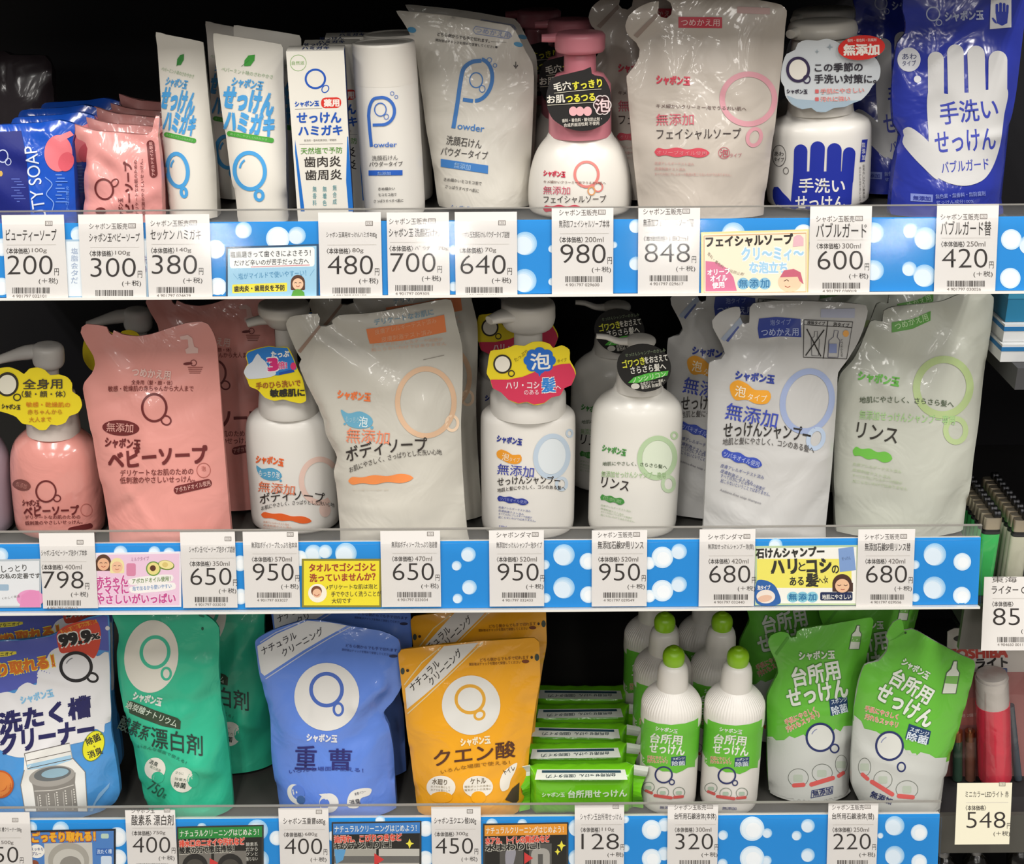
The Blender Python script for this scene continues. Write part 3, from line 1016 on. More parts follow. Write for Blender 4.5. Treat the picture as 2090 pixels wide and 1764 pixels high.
def advert(L, R_, T, col, head, l1, l2, label, rise, seed):
    S, P = pop_card(2, L, R_, T, 1806, '#26241f', label, '#3a3834', rise)
    P.p([(L + 3, T + 3), (R_ - 3, T + 3 + rise), (R_ - 3, T + 25 + rise), (L + 3, T + 25)], col, 1)
    P.t(head, L + 6, T + 14, R_ - 10, T + 14 + rise, 14, '#f2f0e4', .01)
    P.t(l1, L + 5, T + 35, L + (R_ - L) * .78, T + 33 + rise, 14, '#e0533f', .06, edge='#f3d4c8')
    P.t(l2, L + 5, T + 49, L + (R_ - L) * .66, T + 48 + rise, 14, '#2a2825', .05, edge='#d9d6c8')
    return S, P
S, P = pop_card(2, 56, 236, 1696, 1806, '#4f82c4', 'blue and orange card showing a dirty washing drum', '#23272e', -4)
P.t('ごっそり取れる！', 66, 1710, 194, 1707, 19, '#f2b02a', .09, edge='#9a3a16', ew=.06)
P.p([(90, 1722), (188, 1720), (190, 1800), (92, 1800)], '#c9c6bd', 1)
P.e(140, 1756, 42, 36, '#a8a49a', 1.8)
P.e(140, 1760, 32, 27, '#c6c3ba', 2.4)
P.e(144, 1766, 22, 18, '#8e8a82', 3)
P.e(75, 1738, 16, 14, '#f0ede4', 2)
P.t('スッキリ', 63, 1734, 88, 1734, 7, '#3c4a80', .02)
P.t('ブルー', 65, 1743, 84, 1743, 7, '#3c4a80', .02)
P.r(196, 1732, 230, 1746, '#3a6ab4', 2)
P.t('洗たく槽', 198, 1739, 228, 1738, 9, '#cfe0f2', .02)
P.e(70, 1764, 9, 8, '#8a4a30', 2)
P.r(206, 1702, 222, 1712, '#bcd4c0', 2, 3)
P.r(206, 1748, 228, 1800, '#cfdcea', 2, 3)
pop_done(S)
S, P = advert(361, 538, 1688, '#2d8a3e', 'ナチュラルクリーニングはじめよう！', '排水口のニオイや汚れなど', '酸素の力で徹底掃除！', 'green headed card with drain photographs beside the 400 yen tag', -4, 1)
for x in (398, 470):
    P.r(x - 33, 1737, x + 33, 1806, '#77736c', 1, 2)
    P.e(x, 1768, 26, 25, '#2a2825', 2)
    P.e(x, 1772, 19, 18, '#4a463f', 2.6)
P.p([(428, 1752), (446, 1762), (428, 1772)], '#d23c3a', 3.4)
for i, s_ in enumerate(('酸素系', 'だから', 'グンと', '落ちない')):
    P.t(s_, 502, 1724 + i * 10, 526, 1723 + i * 10, 8, '#d9d6cc')
pop_done(S)
S, P = advert(677, 860, 1679, '#3f7fc6', 'ナチュラルクリーニングはじめよう！', '油汚れ、こびりつきなど', 'キッチン周りに！', 'blue headed card with sink photographs and a yellow sparkle', -3, 2)
P.r(682, 1733, 768, 1806, '#a9a69c', 1)
P.r(773, 1733, 856, 1806, '#c2bfb6', 1)
P.r(682, 1748, 856, 1762, '#6c6a66', 1.6)
P.p([(682, 1734), (706, 1734), (700, 1756), (686, 1764)], '#5f9fd0', 2)
P.p([(764, 1742), (784, 1755), (764, 1768)], '#d23c3a', 3)
P.p([(836, 1712), (839, 1720), (845, 1722), (839, 1725), (836, 1733), (833, 1725), (828, 1722), (833, 1720)], '#f2e64a', 3)
pop_done(S)
S, P = advert(986, 1160, 1682, '#e89a32', 'ナチュラルクリーニングはじめよう！', '水アカ、トイレの黄ばみなど', '水まわりに！', 'orange headed card with bathroom photographs and a yellow sparkle', -3, 3)
P.r(1020, 1735, 1068, 1806, '#55524d', 1)
P.p([(1034, 1736), (1052, 1736), (1048, 1764), (1040, 1790), (1032, 1764)], '#9a98a0', 1.6, 4)
P.r(1080, 1722, 1126, 1806, '#5c5a56', 1)
P.r(1084, 1732, 1122, 1800, '#a8a59e', 1.6, 12)
P.r(1098, 1744, 1108, 1800, '#5c5a56', 2.2)
P.p([(1070, 1740), (1088, 1752), (1070, 1764)], '#d23c3a', 3)
P.p([(1146, 1716), (1149, 1724), (1155, 1726), (1149, 1729), (1146, 1738), (1143, 1729), (1137, 1726), (1143, 1724)], '#f2e64a', 3)
P.p([(1138, 1732), (1140, 1737), (1144, 1739), (1140, 1741), (1138, 1746), (1136, 1741), (1132, 1739), (1136, 1737)], '#f2e64a', 3)
pop_done(S)
# ================================================================== top shelf
SOAP = 'シャボン玉'
BROWN = '#6d2c2c'
# ---- blue soap packs
S = pouch('wrapped_soap', A1, [(-60, 905), (100, 880), (300, 868), (420, 850), (535, 880), (540, 940), (525, 1010), (545, 1250), (560, 1480), (565, 1590), (-60, 1590)], 0, .045, 4, .017, '#1b55c4', 'gloss', top=.8, seed=3, wr=1.3, exp=.4, sharp=.4)
P = Print(S, A1)
P.p([(-20, 940), (150, 930), (185, 1100), (200, 1300), (215, 1490), (215, 1550), (-20, 1550)], '#1a2479', 0)
P.t('UTY SOAP', 285, 1560, 215, 1040, 92, '#dce4f2', .0, 3)
P.e(415, 1090, 100, 130, '#ee7d86', 2)
P.e(470, 1150, 55, 70, '#e0606e', 2.5, 20)
P.p([(380, 980), (500, 930), (525, 960), (430, 1010)], '#f08a92', 2.4)
P.ring(20, 1110, 36, 44, 8, '#c4cde8', 2)
P.ring(58, 1150, 20, 24, 6, '#c4cde8', 2)
P.e(5, 1235, 14, 20, '#c9a24c', 2)
for i in range(9):
    P.r(80 + (i % 3) * 20, 1270 + i * 20, 140 + (i % 4) * 14, 1276 + i * 20, '#5a6cc0', 2)
    P.r(395 + (i % 2) * 10, 1240 + i * 24, 440 + (i % 3) * 20, 1247 + i * 24, '#6f9cec', 2)
P.l([(320, 1260), (370, 1310), (330, 1380), (380, 1440), (370, 1500)], 7, '#7fa6ea', 2, 3)
P.vt('化粧石けん', 480, 1320, 1500, 22, '#5f92ea', .02)
blue = finish(S, 'wrapped_soap', 'shiny blue wrapped beauty soap with a pink rose petal, front of its row', 'soap', 'blue soap packs')
for i, (dx, dy, n) in enumerate([(.006, .036, 'second'), (.0, .072, 'third'), (.008, .108, 'fourth')]):
    dup(blue, dx, dy, '%s blue wrapped beauty soap back in the dark from the front one' % n, 0, 'blue soap packs')
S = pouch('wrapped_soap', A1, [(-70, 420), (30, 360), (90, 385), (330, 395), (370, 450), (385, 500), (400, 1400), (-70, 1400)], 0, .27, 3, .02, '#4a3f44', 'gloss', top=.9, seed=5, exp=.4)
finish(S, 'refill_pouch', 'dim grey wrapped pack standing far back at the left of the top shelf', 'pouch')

# ---- pink baby soap packs
S = pouch('wrapped_soap', A1, [(520, 880), (600, 905), (720, 930), (850, 940), (960, 950), (1060, 955), (1085, 930), (1110, 822), (1135, 828), (1132, 960), (1150, 1100), (1162, 1250), (1170, 1500), (1170, 1590), (620, 1590), (618, 1480), (615, 1280), (632, 1100), (640, 1050), (620, 1010), (560, 985)], 0, .045, 4, .018, '#df9792', 'film', top=.85, seed=8, wr=1.8, exp=.4, sharp=.5, folds=[(560, 960, 800, 1180, -3, 5), (700, 960, 1100, 1000, -3, 6), (640, 1010, 700, 1250, 2, 5)])
P = Print(S, A1)
P.ring(740, 1345, 62, 72, 13, BROWN, 2, -20)
P.ring(815, 1300, 22, 30, 8, BROWN, 2, 40)
P.t('ベビーソープ', 925, 1590, 905, 1150, 56, BROWN, .05)
P.t('シャボン玉', 858, 1560, 858, 1410, 34, BROWN, .03)
P.t('デリケートなお肌のための', 975, 1530, 962, 1140, 24, BROWN, .01)
P.t('低刺激のやさしいせっけん。', 1022, 1530, 1004, 1130, 24, BROWN, .01)
P.cap(1070, 1025, 1092, 1235, 56, BROWN, 2)
P.t('アボカドオイル使用', 1092, 1250, 1070, 1010, 24, '#dba09a', .02)
P.e(715, 1500, 38, 26, BROWN, 2)
pink = finish(S, 'wrapped_soap', 'pink wrapped baby soap at the front of the pink row', 'soap', 'pink soap packs')
for i, (dx, dy, n, z) in enumerate([(.002, .034, 'second', 7), (-.003, .068, 'third', -9), (.004, .102, 'fourth', 6), (.001, .136, 'fifth and hindmost', -5)]):
    dup(pink, dx, dy, '%s pink wrapped soap counting back from the front of its row' % n, .002 * (i % 2), 'pink soap packs', z * .6)

# ---- toothpaste tubes
LB = '#4aa0dc'
def tube(outline, Y0, label, txt, dim=False):
    S = pouch('toothpaste_tube', A1, outline, 0, Y0, 2.5, .02, '#e6e1d6', 'plastic', top=.06, back=.9, seed=1, wr=0, exp=.5, sharp=.3)
    P = Print(S, A1)
    txt(P)
    return finish(S, 'toothpaste_tube', label, 'toothpaste', 'toothpaste tubes')
def tube_a(P):
    P.p([(1255, 465), (1260, 420), (1282, 390), (1308, 385), (1306, 425), (1285, 462)], '#2f8a34', 2)
    P.l([(1255, 470), (1285, 420)], 3, '#2c6a2c', 2.5)
    P.t('ペパーミント味のさわやかさ', 1148, 488, 1378, 545, 30, '#8fae84')
    P.t(SOAP, 1182, 575, 1330, 605, 62, LB, .05, shear=.1)
    P.t('せっけん', 1150, 690, 1385, 745, 150, LB, .07)
    P.t('ハミガキ', 1170, 850, 1388, 895, 140, LB, .07)
    P.cap(1182, 957, 1378, 1000, 34, '#4aa23c', 1)
    P.t('歯ぐきにやさしいはみがき', 1180, 957, 1370, 1000, 18, '#9ad08a')
    P.emblem(1262, 1210, 72, 118, 28, LB, 1, -8)
tubeA = tube([(1110, 228), (1180, 245), (1445, 300), (1450, 330), (1470, 520), (1500, 800), (1540, 1150), (1556, 1480), (1560, 1560), (1215, 1560), (1205, 1480), (1180, 1180), (1150, 700), (1120, 330)], .062, 'left white toothpaste tube with a green leaf, beside the pink soap', tube_a)
def tube_b(P):
    P.p([(1735, 470), (1738, 430), (1765, 395), (1812, 388), (1808, 430), (1780, 468)], '#3a9a34', 2)
    P.l([(1715, 472), (1770, 430)], 3, '#2c6a2c', 2.5)
    P.t('ペパーミント味のさわやかさ', 1575, 490, 1940, 548, 30, '#8fae84')
    P.t(SOAP, 1650, 578, 1868, 612, 64, LB, .05, shear=.1)
    P.t('せっけん', 1590, 685, 1945, 750, 150, LB, .07)
    P.t('ハミガキ', 1600, 850, 1948, 900, 140, LB, .07)
    P.cap(1630, 950, 1930, 998, 36, '#4aa23c', 1)
    P.t('歯ぐきにやさしいはみがき', 1635, 952, 1900, 994, 18, '#9ad08a')
    P.emblem(1775, 1215, 108, 130, 28, LB, 1, -8)
tubeB = tube([(1518, 238), (1580, 245), (2000, 315), (2012, 340), (2020, 600), (2040, 1000), (2050, 1480), (2052, 1560), (1705, 1560), (1695, 1480), (1640, 1150), (1570, 700), (1530, 400)], .045, 'right white toothpaste tube with a green leaf, beside the boxed toothpaste', tube_b)
g = 'toothpaste tubes'
dup(tubeA, .027, .068, 'toothpaste tube in shade behind the left front tube', .001, g, 4)
dup(tubeB, .008, .048, 'toothpaste tube in shade behind the right front tube', .001, g, 3)

# ---- boxed toothpaste
def box_corners():
    Y0 = .03
    zs = SHELF[0]
    c = A2([(540, 405), (610, 1630), (90, 405), (205, 1630)])
    b = at((c[1][0] + c[3][0]) / 2, c[1][1], Y0)
    return Y0, zs
Y0, zs = box_corners()
cb = A2([(408, 1630)])[0]
O = at(cb[0], cb[1], Y0)
fr = Frame((O[0], Y0, zs), 0, 5)
uvq = fr.uv(A2([(90, 400), (540, 405), (612, 1630), (205, 1630)]))
hw = (uvq[1][0] - uvq[0][0]) / 2
uc = (uvq[1][0] + uvq[0][0]) / 2
fr = Frame(fr.O + fr.U * uc, 0, 5)
hh = uvq[0][1]
dp = .034
S = Surf(fr, lambda u, v: 0 * u)
def obx(mb, fr, u0, u1, v0, v1, n0, n1, cols, kind):
    V = []
    for n in (n0, n1):
        for (u, v) in ((u0, v0), (u1, v0), (u1, v1), (u0, v1)):
            V.append(fr.O + fr.U * u + fr.V * v + fr.N * n)
    mb.add(V, [(3, 2, 1, 0), (4, 5, 6, 7), (0, 1, 5, 4), (1, 2, 6, 5), (2, 3, 7, 6), (3, 0, 4, 7)], cols, kind, False)
obx(S.mb, fr, -hw, hw, 0, hh, -dp, 0, ['#e8e4da', '#e8e4da', '#e8e4da', '#233a6e', '#e4e0d6', '#233a6e'], 'paper')
P = Print(S, A2, 'matte_ink', 40)
P.p([(160, 1080), (185, 1250), (235, 1640), (205, 1640), (160, 1180)], '#1f6fc4', 0)
P.p([(565, 1060), (572, 1060), (612, 1640), (575, 1640), (556, 1400)], '#1f6fc4', 0)
P.ring(185, 488, 62, 62, 4, '#7fae5a', 1)
P.t('自然派', 135, 490, 232, 488, 30, '#7fae5a')
P.ring(318, 612, 75, 72, 16, '#2558b8', 1)
P.ring(395, 690, 24, 30, 8, '#2558b8', 1, 40)
P.t(SOAP, 160, 808, 345, 802, 42, '#2558b8', .05)
P.r(362, 758, 518, 840, '#d8362c', 1, 34, -4)
P.t('薬用', 385, 800, 502, 797, 56, '#f4e8e0', .05)
P.l([(160, 848), (370, 840)], 3, '#8a8680')
P.t('せっけん', 175, 915, 516, 912, 78, '#2558b8', .04)
P.t('ハミガキ', 188, 1015, 526, 1008, 76, '#2558b8', .04)
P.t('発泡剤・香味剤無添加／研磨剤', 230, 1090, 480, 1086, 18, '#8a8680')
P.l([(195, 1120), (530, 1114)], 3, '#8a8680')
P.t('天然塩で予防', 205, 1172, 526, 1164, 50, '#5f9a3c', .01)
P.t('歯肉炎', 232, 1258, 515, 1250, 82, '#3a3532', .015)
P.t('歯周炎', 240, 1360, 522, 1352, 80, '#3a3532', .015)
for i, (x, y0_, s_) in enumerate(((312, 1440, '無香料'), (390, 1440, '無着色'), (468, 1430, '無合成'))):
    P.vt(s_, x, y0_, y0_ + 160, 30, '#6fa3a8', .01)
# lettering on the lid
fl = Frame(fr.O + fr.V * hh, 0, 5)
fl.V, fl.N = -fr.N, fr.V
fl.U = fr.U
keep = S.fr
S.fr = fl
P.t('せっけん', 225, 345, 420, 342, 20, '#3a4c80', .03)
P.t('ハミガキ', 215, 372, 425, 370, 22, '#3a4c80', .03)
S.fr = keep
bx = finish(S, 'toothpaste_box', 'white and blue toothpaste carton at the front beside the powder bottle', 'carton', 'toothpaste cartons')
dup(bx, .008, .038, 'second toothpaste carton, in shade behind the front carton', 0, 'toothpaste cartons')
dup(bx, .020, .085, 'third and darkest toothpaste carton at the back of its row', .012 * 0, 'toothpaste cartons')

# ---- powder bottle
DB = '#3f6fc4'
T = Turned(A2, (845, 330), (935, 1610), 0, .062)
root = empty('powder_bottle', T.fr.O)
mb = MB()
body = T.prof([(640, 246), (900, 243), (1300, 240), (1560, 236)])
body = T.foot(body)
T.lathe(mb, body, '#e9e5dd')
S = T.surf(mb, body)
P = Print(S, A2)
P.ring(832, 862, 100, 106, 24, DB, 1, 0, -92, 88, 30)
P.l([(832, 756), (770, 768), (738, 830), (730, 900)], 24, DB, 1, 5)
P.l([(730, 895), (738, 1000), (752, 1138)], 24, DB, 1)
P.l([(762, 970), (838, 968)], 22, DB, 1)
P.ring(822, 850, 45, 50, 8, DB, 1)
P.ring(868, 905, 18, 20, 5, DB, 1)
P.ring(914, 725, 14, 14, 4, DB, 1)
P.ring(946, 752, 12, 12, 4, DB, 1)
P.t('owder', 770, 1124, 950, 1120, 38, DB, .01)
P.t('洗顔石けん', 755, 1228, 958, 1222, 40, '#4a4644')
P.t('パウダータイプ', 735, 1275, 995, 1270, 38, '#4a4644', .01)
P.r(730, 1322, 994, 1362, '#2f62c0', 1, 0, -3)
P.t('無添加', 800, 1346, 902, 1344, 26, '#8fb0e6', .02)
P.t('きめ細かい', 805, 1466, 935, 1462, 24, '#4a4644', .01)
P.t('モコモコ泡で', 805, 1512, 948, 1508, 24, '#4a4644', .01)
P.t('さっぱりすべすべ肌に', 770, 1560, 1000, 1555, 24, '#4a4644', .01)
mb.build('body', T.fr.O, root)
mb = MB()
capp = T.prof([(640, 247), (480, 247), (345, 245), (328, 243), (322, 236), (322, 222), (330, 214)])
T.lathe(mb, capp, '#e6e1d8')
mb.build('cap', T.fr.O, root)
tag(root, 'white round powder face wash bottle with a big letter P', 'bottle', 'powder bottles')
dup(root, .004, .056, 'white powder bottle hidden in shade behind the front powder bottle', 0, 'powder bottles')

# ---- powder refill pouch
PB = '#3f7fc6'
S = pouch('refill_pouch', A2, [(945, 85), (1100, 95), (1330, 118), (1550, 150), (1700, 178), (1830, 200), (1870, 240), (1900, 300), (1950, 400), (2000, 490), (2012, 600), (2005, 900), (1985, 1300), (1970, 1610), (1965, 1720), (1285, 1720), (1275, 1610), (1225, 1250), (1180, 1000), (1140, 700), (1095, 400), (1040, 240), (985, 150)], 0, .088, 6, .022, '#dcd7cc', 'matte_film', top=.25, seed=11, sharp=.35, folds=[(1940, 560, 1700, 820, -2.5, 12), (1230, 1400, 1400, 1500, 2, 14), (1900, 1440, 1780, 1560, 3, 12)])
P = Print(S, A2)
P.t('つめかえ用', 1560, 232, 1830, 278, 40, '#8f9cc4', .01)
P.l([(1560, 205), (1820, 250), (1842, 280), (1815, 300), (1560, 262), (1540, 235), (1560, 205)], 6, '#8f9cc4', 2)
P.t('どちら側からでも手で切れます。', 1265, 264, 1670, 320, 28, '#4a4644', .02)
P.l([(1680, 322), (1800, 330)], 3, '#8a8680', 2)
P.t('開封後はチャックを閉めて保管してください', 1250, 310, 1715, 366, 22, '#5a5654', .01)
P.e(1722, 366, 9, 9, '#3a3634', 2)
P.e(1066, 232, 34, 22, '#4f9ac8', 2, 12)
P.e(1892, 345, 36, 18, '#4f9ac8', 2, 14)
P.t('↓', 1855, 505, 1890, 505, 50, '#4a4644', .02)
P.ring(1570, 620, 118, 164, 30, PB, 1, 12, -88, 80, 34)
P.l([(1605, 470), (1530, 482), (1470, 530), (1446, 620), (1420, 800), (1388, 995)], 32, PB, 1, 5)
P.l([(1462, 772), (1540, 784)], 30, PB, 1)
P.ring(1565, 622, 50, 58, 9, PB, 1)
P.ring(1612, 690, 22, 26, 6, PB, 1)
P.ring(1668, 466, 18, 18, 5, PB, 1)
P.ring(1711, 508, 14, 14, 5, PB, 1)
P.t('owder', 1422, 975, 1628, 1000, 52, PB, .01)
P.t('洗顔石けん', 1335, 1085, 1608, 1120, 72, '#4a4644', .005)
P.t('パウダータイプ', 1292, 1170, 1655, 1210, 66, '#4a4644', .005)
P.p([(1290, 1232), (1658, 1284), (1656, 1348), (1290, 1294)], '#3f7fc6', 1)
P.t('無添加', 1395, 1280, 1522, 1300, 44, '#8fb8e6', .02)
P.t('きめ細かいモコモコ泡で', 1315, 1390, 1608, 1424, 28, '#5a5654', .005)
P.t('さっぱりすべすべ肌に', 1325, 1446, 1586, 1482, 28, '#5a5654', .005)
P.t(SOAP, 1372, 1605, 1520, 1622, 34, '#3f6fb4', .04)
pw = finish(S, 'refill_pouch', 'pale grey powder refill pouch with a big blue P, leaning at the front', 'refill pouch', 'powder refill pouches')
dup(pw, .004, .05, 'pale powder refill pouch in shade behind the one with the big blue P', .012 * 0, 'powder refill pouches')

# ---- pink pump face wash
PK = '#e08b98'
RED = '#d23a52'
def pump_head(T, head, nozzle, col, name, root, ratio=1.0, side=None, kind='plastic'):
    mb = MB()
    T.lathe(mb, T.prof(head, .002)[::-1] if head[0][0] < head[-1][0] else T.prof(head, .002), col, kind, ratio)
    if nozzle:
        pts = []
        for (x, y, ra, rb, fwd_) in nozzle:
            q = T.crop([(x, y)])
            uv = T.fr.uv(q)[0]
            pts.append(T.fr.w(np.array([uv[0]]), np.array([uv[1]]), np.array([fwd_]))[0])
        pts = catmull(np.array(pts), .004, closed=False)
        f = np.linspace(0, len(nozzle) - 1, len(pts))
        kx = np.arange(len(nozzle))
        m = mpp(pts[0]) * T.crop.k
        ra = np.interp(f, kx, [n[2] for n in nozzle]) * m
        rb = np.interp(f, kx, [n[3] for n in nozzle]) * m
        loft(mb, pts, ra, rb, T.fr.N, col, kind)
    return mb.build(name, T.fr.O, root)

T = Turned(A3, (462, 235), (462, 1560), 0, .072)
root = empty('pump_bottle', T.fr.O)
mb = MB()
pr = T.prof([(1005, 240), (1040, 258), (1090, 300), (1160, 340), (1250, 370), (1350, 388), (1450, 395), (1560, 392), (1660, 378)], .004)
pr = T.foot(pr)
T.lathe(mb, pr, '#ece7de', 'plastic', .82)
S = T.surf(mb, pr, .82)
P = Print(S, A3)
P.t(SOAP, 184, 1318, 350, 1330, 44, RED, .06)
P.ring(512, 1328, 90, 95, 20, '#e0857e', 1)
P.ring(600, 1425, 34, 34, 12, '#e0857e', 1, 30)
P.ring(550, 1455, 26, 30, 10, '#e0a06a', 1)
P.t('キメ細かいクリーミー泡でうるおい肌へ', 184, 1384, 660, 1396, 22, '#8a6a60', .01)
P.t('無添加', 182, 1448, 386, 1452, 62, '#d2667a', .005)
P.t('フェイシャルソープ', 184, 1520, 662, 1516, 58, '#4a4240', .005)
P.wavy(182, 1590, 480, 1592, 60, RED, 1)
mb.build('body', T.fr.O, root)
mb = MB()
T.lathe(mb, T.prof([(1028, 236), (1000, 239), (800, 238), (640, 235), (560, 180), (545, 125)]), PK)
mb.build('collar', T.fr.O, root)
mb = MB()
T.lathe(mb, T.prof([(600, 124), (390, 122), (385, 120)]), PK)
mb.build('stem', T.fr.O, root)
pump_head(T, [(398, 150), (392, 178), (370, 190), (320, 193), (262, 192), (245, 175), (238, 140), (234, 60)],
          [(440, 285, 45, 70, 0), (300, 285, 48, 60, 0), (225, 290, 36, 48, 0), (170, 290, 30, 36, 0)], PK, 'pump_head', root)
C0 = T.fr.O - np.array([0, T.vr(800, 238)[1] + .006, 0])
S = card(A3, [(250, 600), (400, 555), (500, 530), (545, 512), (552, 560), (575, 575), (640, 590), (690, 680), (700, 770), (692, 900), (650, 945), (560, 988), (460, 998), (350, 972), (255, 910), (215, 830), (205, 750), (220, 670)], C0, '#2c2a2a', 'paper', smooth=.003, sharp=.2, grid=.006, bend=4)
P = Print(S, A3, 'matte_ink')
P.t('毛穴', 262, 665, 392, 650, 64, '#efe9dc', .03)
P.t('すっきり', 405, 655, 628, 630, 60, '#f0e94a', .04)
P.l([(265, 710), (450, 690), (625, 678)], 4, '#e6dfc8', 2)
P.t('お肌', 212, 760, 345, 750, 60, '#efe9dc', .03)
P.t('つるつる', 356, 755, 575, 738, 54, '#f0e94a', .04)
P.l([(215, 802), (580, 778)], 4, '#e6dfc8', 2)
for x in (410, 462, 520):
    P.e(x, 848, 32, 36, '#f2b8bc', 2.4)
for a in range(6):
    P.e(632 + 34 * math.cos(a * 1.047), 800 + 40 * math.sin(a * 1.047), 36, 40, '#efe3e0', 2.6)
for a in range(6):
    P.e(632 + 32 * math.cos(a * 1.047), 800 + 38 * math.sin(a * 1.047), 30, 34, '#3a2426', 3.2)
P.t('泡', 580, 805, 690, 800, 100, '#f4d9da', .02, 4)
P.t('香料・着色料・酸化防止剤・', 325, 920, 628, 905, 28, '#e6dfd4', .02)
P.t('合成界面活性剤 不使用', 338, 955, 608, 938, 28, '#e6dfd4', .02)
o = S.mb.build('neck_tag', S.fr.O, root)
o['label'] = 'black round neck tag'
tag(root, 'front pink pump face wash bottle with a black neck tag', 'pump bottle', 'pink pump bottles')
dup(root, -.004, .094, 'second pink pump bottle, its head showing behind the front pump', 0, 'pink pump bottles')
dup(root, -.03, .175, 'third pink pump bottle, dark and farthest back', 0, 'pink pump bottles')

# ---- face wash refill pouch
S = pouch('refill_pouch', A3, [(1085, -30), (1150, 20), (1165, 60), (1155, 110), (1120, 138), (1075, 128), (1050, 100), (1060, 55), (1062, 10), (1000, 15), (900, 60), (832, 120), (806, 200), (830, 270), (890, 325), (916, 375), (910, 430), (870, 510), (815, 580), (820, 650), (840, 900), (870, 1250), (905, 1570), (910, 1720), (1850, 1720), (1858, 1540), (1900, 1250), (1960, 800), (2005, 420), (2022, 200), (2035, 80), (1990, 35), (1850, 5), (1600, -40), (1300, -60)],
          0, .05, 5, .026, '#c2b8ad', 'film', top=.3, seed=21, sharp=.3, wr=1.3, folds=[(1150, 300, 1200, 620, 3, 8), (950, 300, 960, 900, -2.5, 9), (1900, 350, 1880, 800, -2.5, 8), (1100, 240, 1500, 330, -2, 10), (1000, 1480, 1300, 1340, -2, 12), (1850, 1300, 1560, 1480, -2.5, 12)])
P = Print(S, A3)
PKL = '#cf949d'
P.p([(1040, 100), (1055, 125), (900, 290), (870, 270)], '#9c8a80', 1)
P.r(1212, 128, 1545, 212, '#c23a4a', 1, 0, 3)
P.t('つめかえ用', 1232, 172, 1525, 174, 52, '#ecc4c0', .01)
P.p([(1660, 50), (1910, 60), (1908, 110), (1658, 100)], '#caa8a4', 1)
P.t(SOAP, 1045, 606, 1300, 618, 66, '#c93f52', .06)
P.ring(1745, 755, 200, 190, 42, PKL, 1)
P.ring(1790, 1045, 50, 65, 28, PKL, 1, 20)
P.t('キメ細かいクリーミー泡でうるおい肌へ', 1042, 806, 1730, 830, 30, '#6a5450', .01)
P.t('無添加', 1042, 912, 1328, 908, 90, '#c9606e', .005)
P.t('フェイシャルソープ', 1045, 1022, 1690, 1018, 84, '#453b38', .005)
P.wavy(1030, 1158, 1448, 1166, 74, '#c94a58', 1)
P.t('オリーブオイル使用', 1048, 1160, 1425, 1168, 32, '#d98a90', .0)
P.ring(1560, 1165, 42, 42, 5, '#b86a70', 2)
P.t('泡', 1528, 1166, 1592, 1166, 60, '#b04a58', .01)
P.t('タイプ', 1602, 1184, 1695, 1182, 32, '#b06a70', .0)
for i, (x1, s_) in enumerate(((1330, '皮膚アレルギーテスト済み'), (1265, '皮膚刺激テスト済み'), (1615, 'すべての方にアレルギーや刺激が起こらないわけではありません。'))):
    P.t(s_, 1030, 1242 + i * 42, x1, 1252 + i * 40, 24, '#c99a94')
fw = finish(S, 'refill_pouch', 'pearly grey face wash refill pouch with a pink ring, front of the top shelf', 'refill pouch', 'face wash refills')
dup(fw, -.026, .066, 'grey refill pouch whose spout shows left behind the pearly face wash refill', .003 * 0, 'face wash refills')

# ---- hand wash pump bottle
NV = '#2433a0'
T = Turned(A4, (530, 60), (490, 1580), 0, .088)
root = empty('pump_bottle', T.fr.O)
mb = MB()
pr = T.prof([(830, 250), (880, 262), (910, 330), (935, 372), (970, 390), (1040, 396), (1300, 396), (1580, 390), (1680, 384)], .004)
pr = T.foot(pr)
T.lathe(mb, pr, '#ebe7e0', 'plastic', .8)
S = T.surf(mb, pr, .8)
P = Print(S, A4)
def hand(P, col, fs, palm, thumb, layer=1, soft=0):
    for (x0, y0, x1, y1, w) in fs:
        P.cap(x0, y0, x1, y1, w, col, layer)
    P.p(palm, col, layer + .3, soft)
    P.p(thumb, col, layer + .4, 6)
hand(P, NV, [(358, 1172, 352, 1400, 104), (490, 1152, 478, 1400, 112), (620, 1166, 612, 1400, 112), (735, 1190, 718, 1400, 96)],
     [(302, 1330), (768, 1330), (752, 1560), (748, 1640), (285, 1640), (282, 1560)], [(140, 1480), (150, 1450), (180, 1448), (215, 1490), (280, 1562), (300, 1640), (215, 1640), (150, 1560)])
P.t('手洗い', 345, 1438, 700, 1442, 110, '#efece6', .02)
P.t('せっけん', 318, 1570, 700, 1575, 100, '#efece6', .02)
P.ring(190, 1208, 52, 82, 5, '#5f5a58', 1)
P.t('あわ', 155, 1192, 225, 1194, 34, '#4f4a48', .01)
P.t('タイプ', 150, 1236, 228, 1238, 32, '#4f4a48', .01)
P.ring(243, 1325, 20, 25, 5, '#5f5a58', 1)
P.p([(835, 1084), (878, 1080), (856, 1252), (818, 1258)], NV, 1)
P.vt('無添加', 846, 1100, 1245, 26, '#d8d8e6', .02)
P.vt('肌荒れしにくい無添加処方', 848, 1275, 1590, 16, '#6a6664', .01)
P.vt('ゆたかな泡で洗い上げる', 820, 1290, 1590, 14, '#8a8684', .01)
mb.build('body', T.fr.O, root)
mb = MB()
T.lathe(mb, T.prof([(870, 252), (780, 248), (300, 232), (290, 200)]), '#e6e1d8', 'plastic', .95)
mb.build('collar', T.fr.O, root)
mb = MB()
T.lathe(mb, T.prof([(360, 170), (250, 168)]), '#e0dbd2')
mb.build('stem', T.fr.O, root)
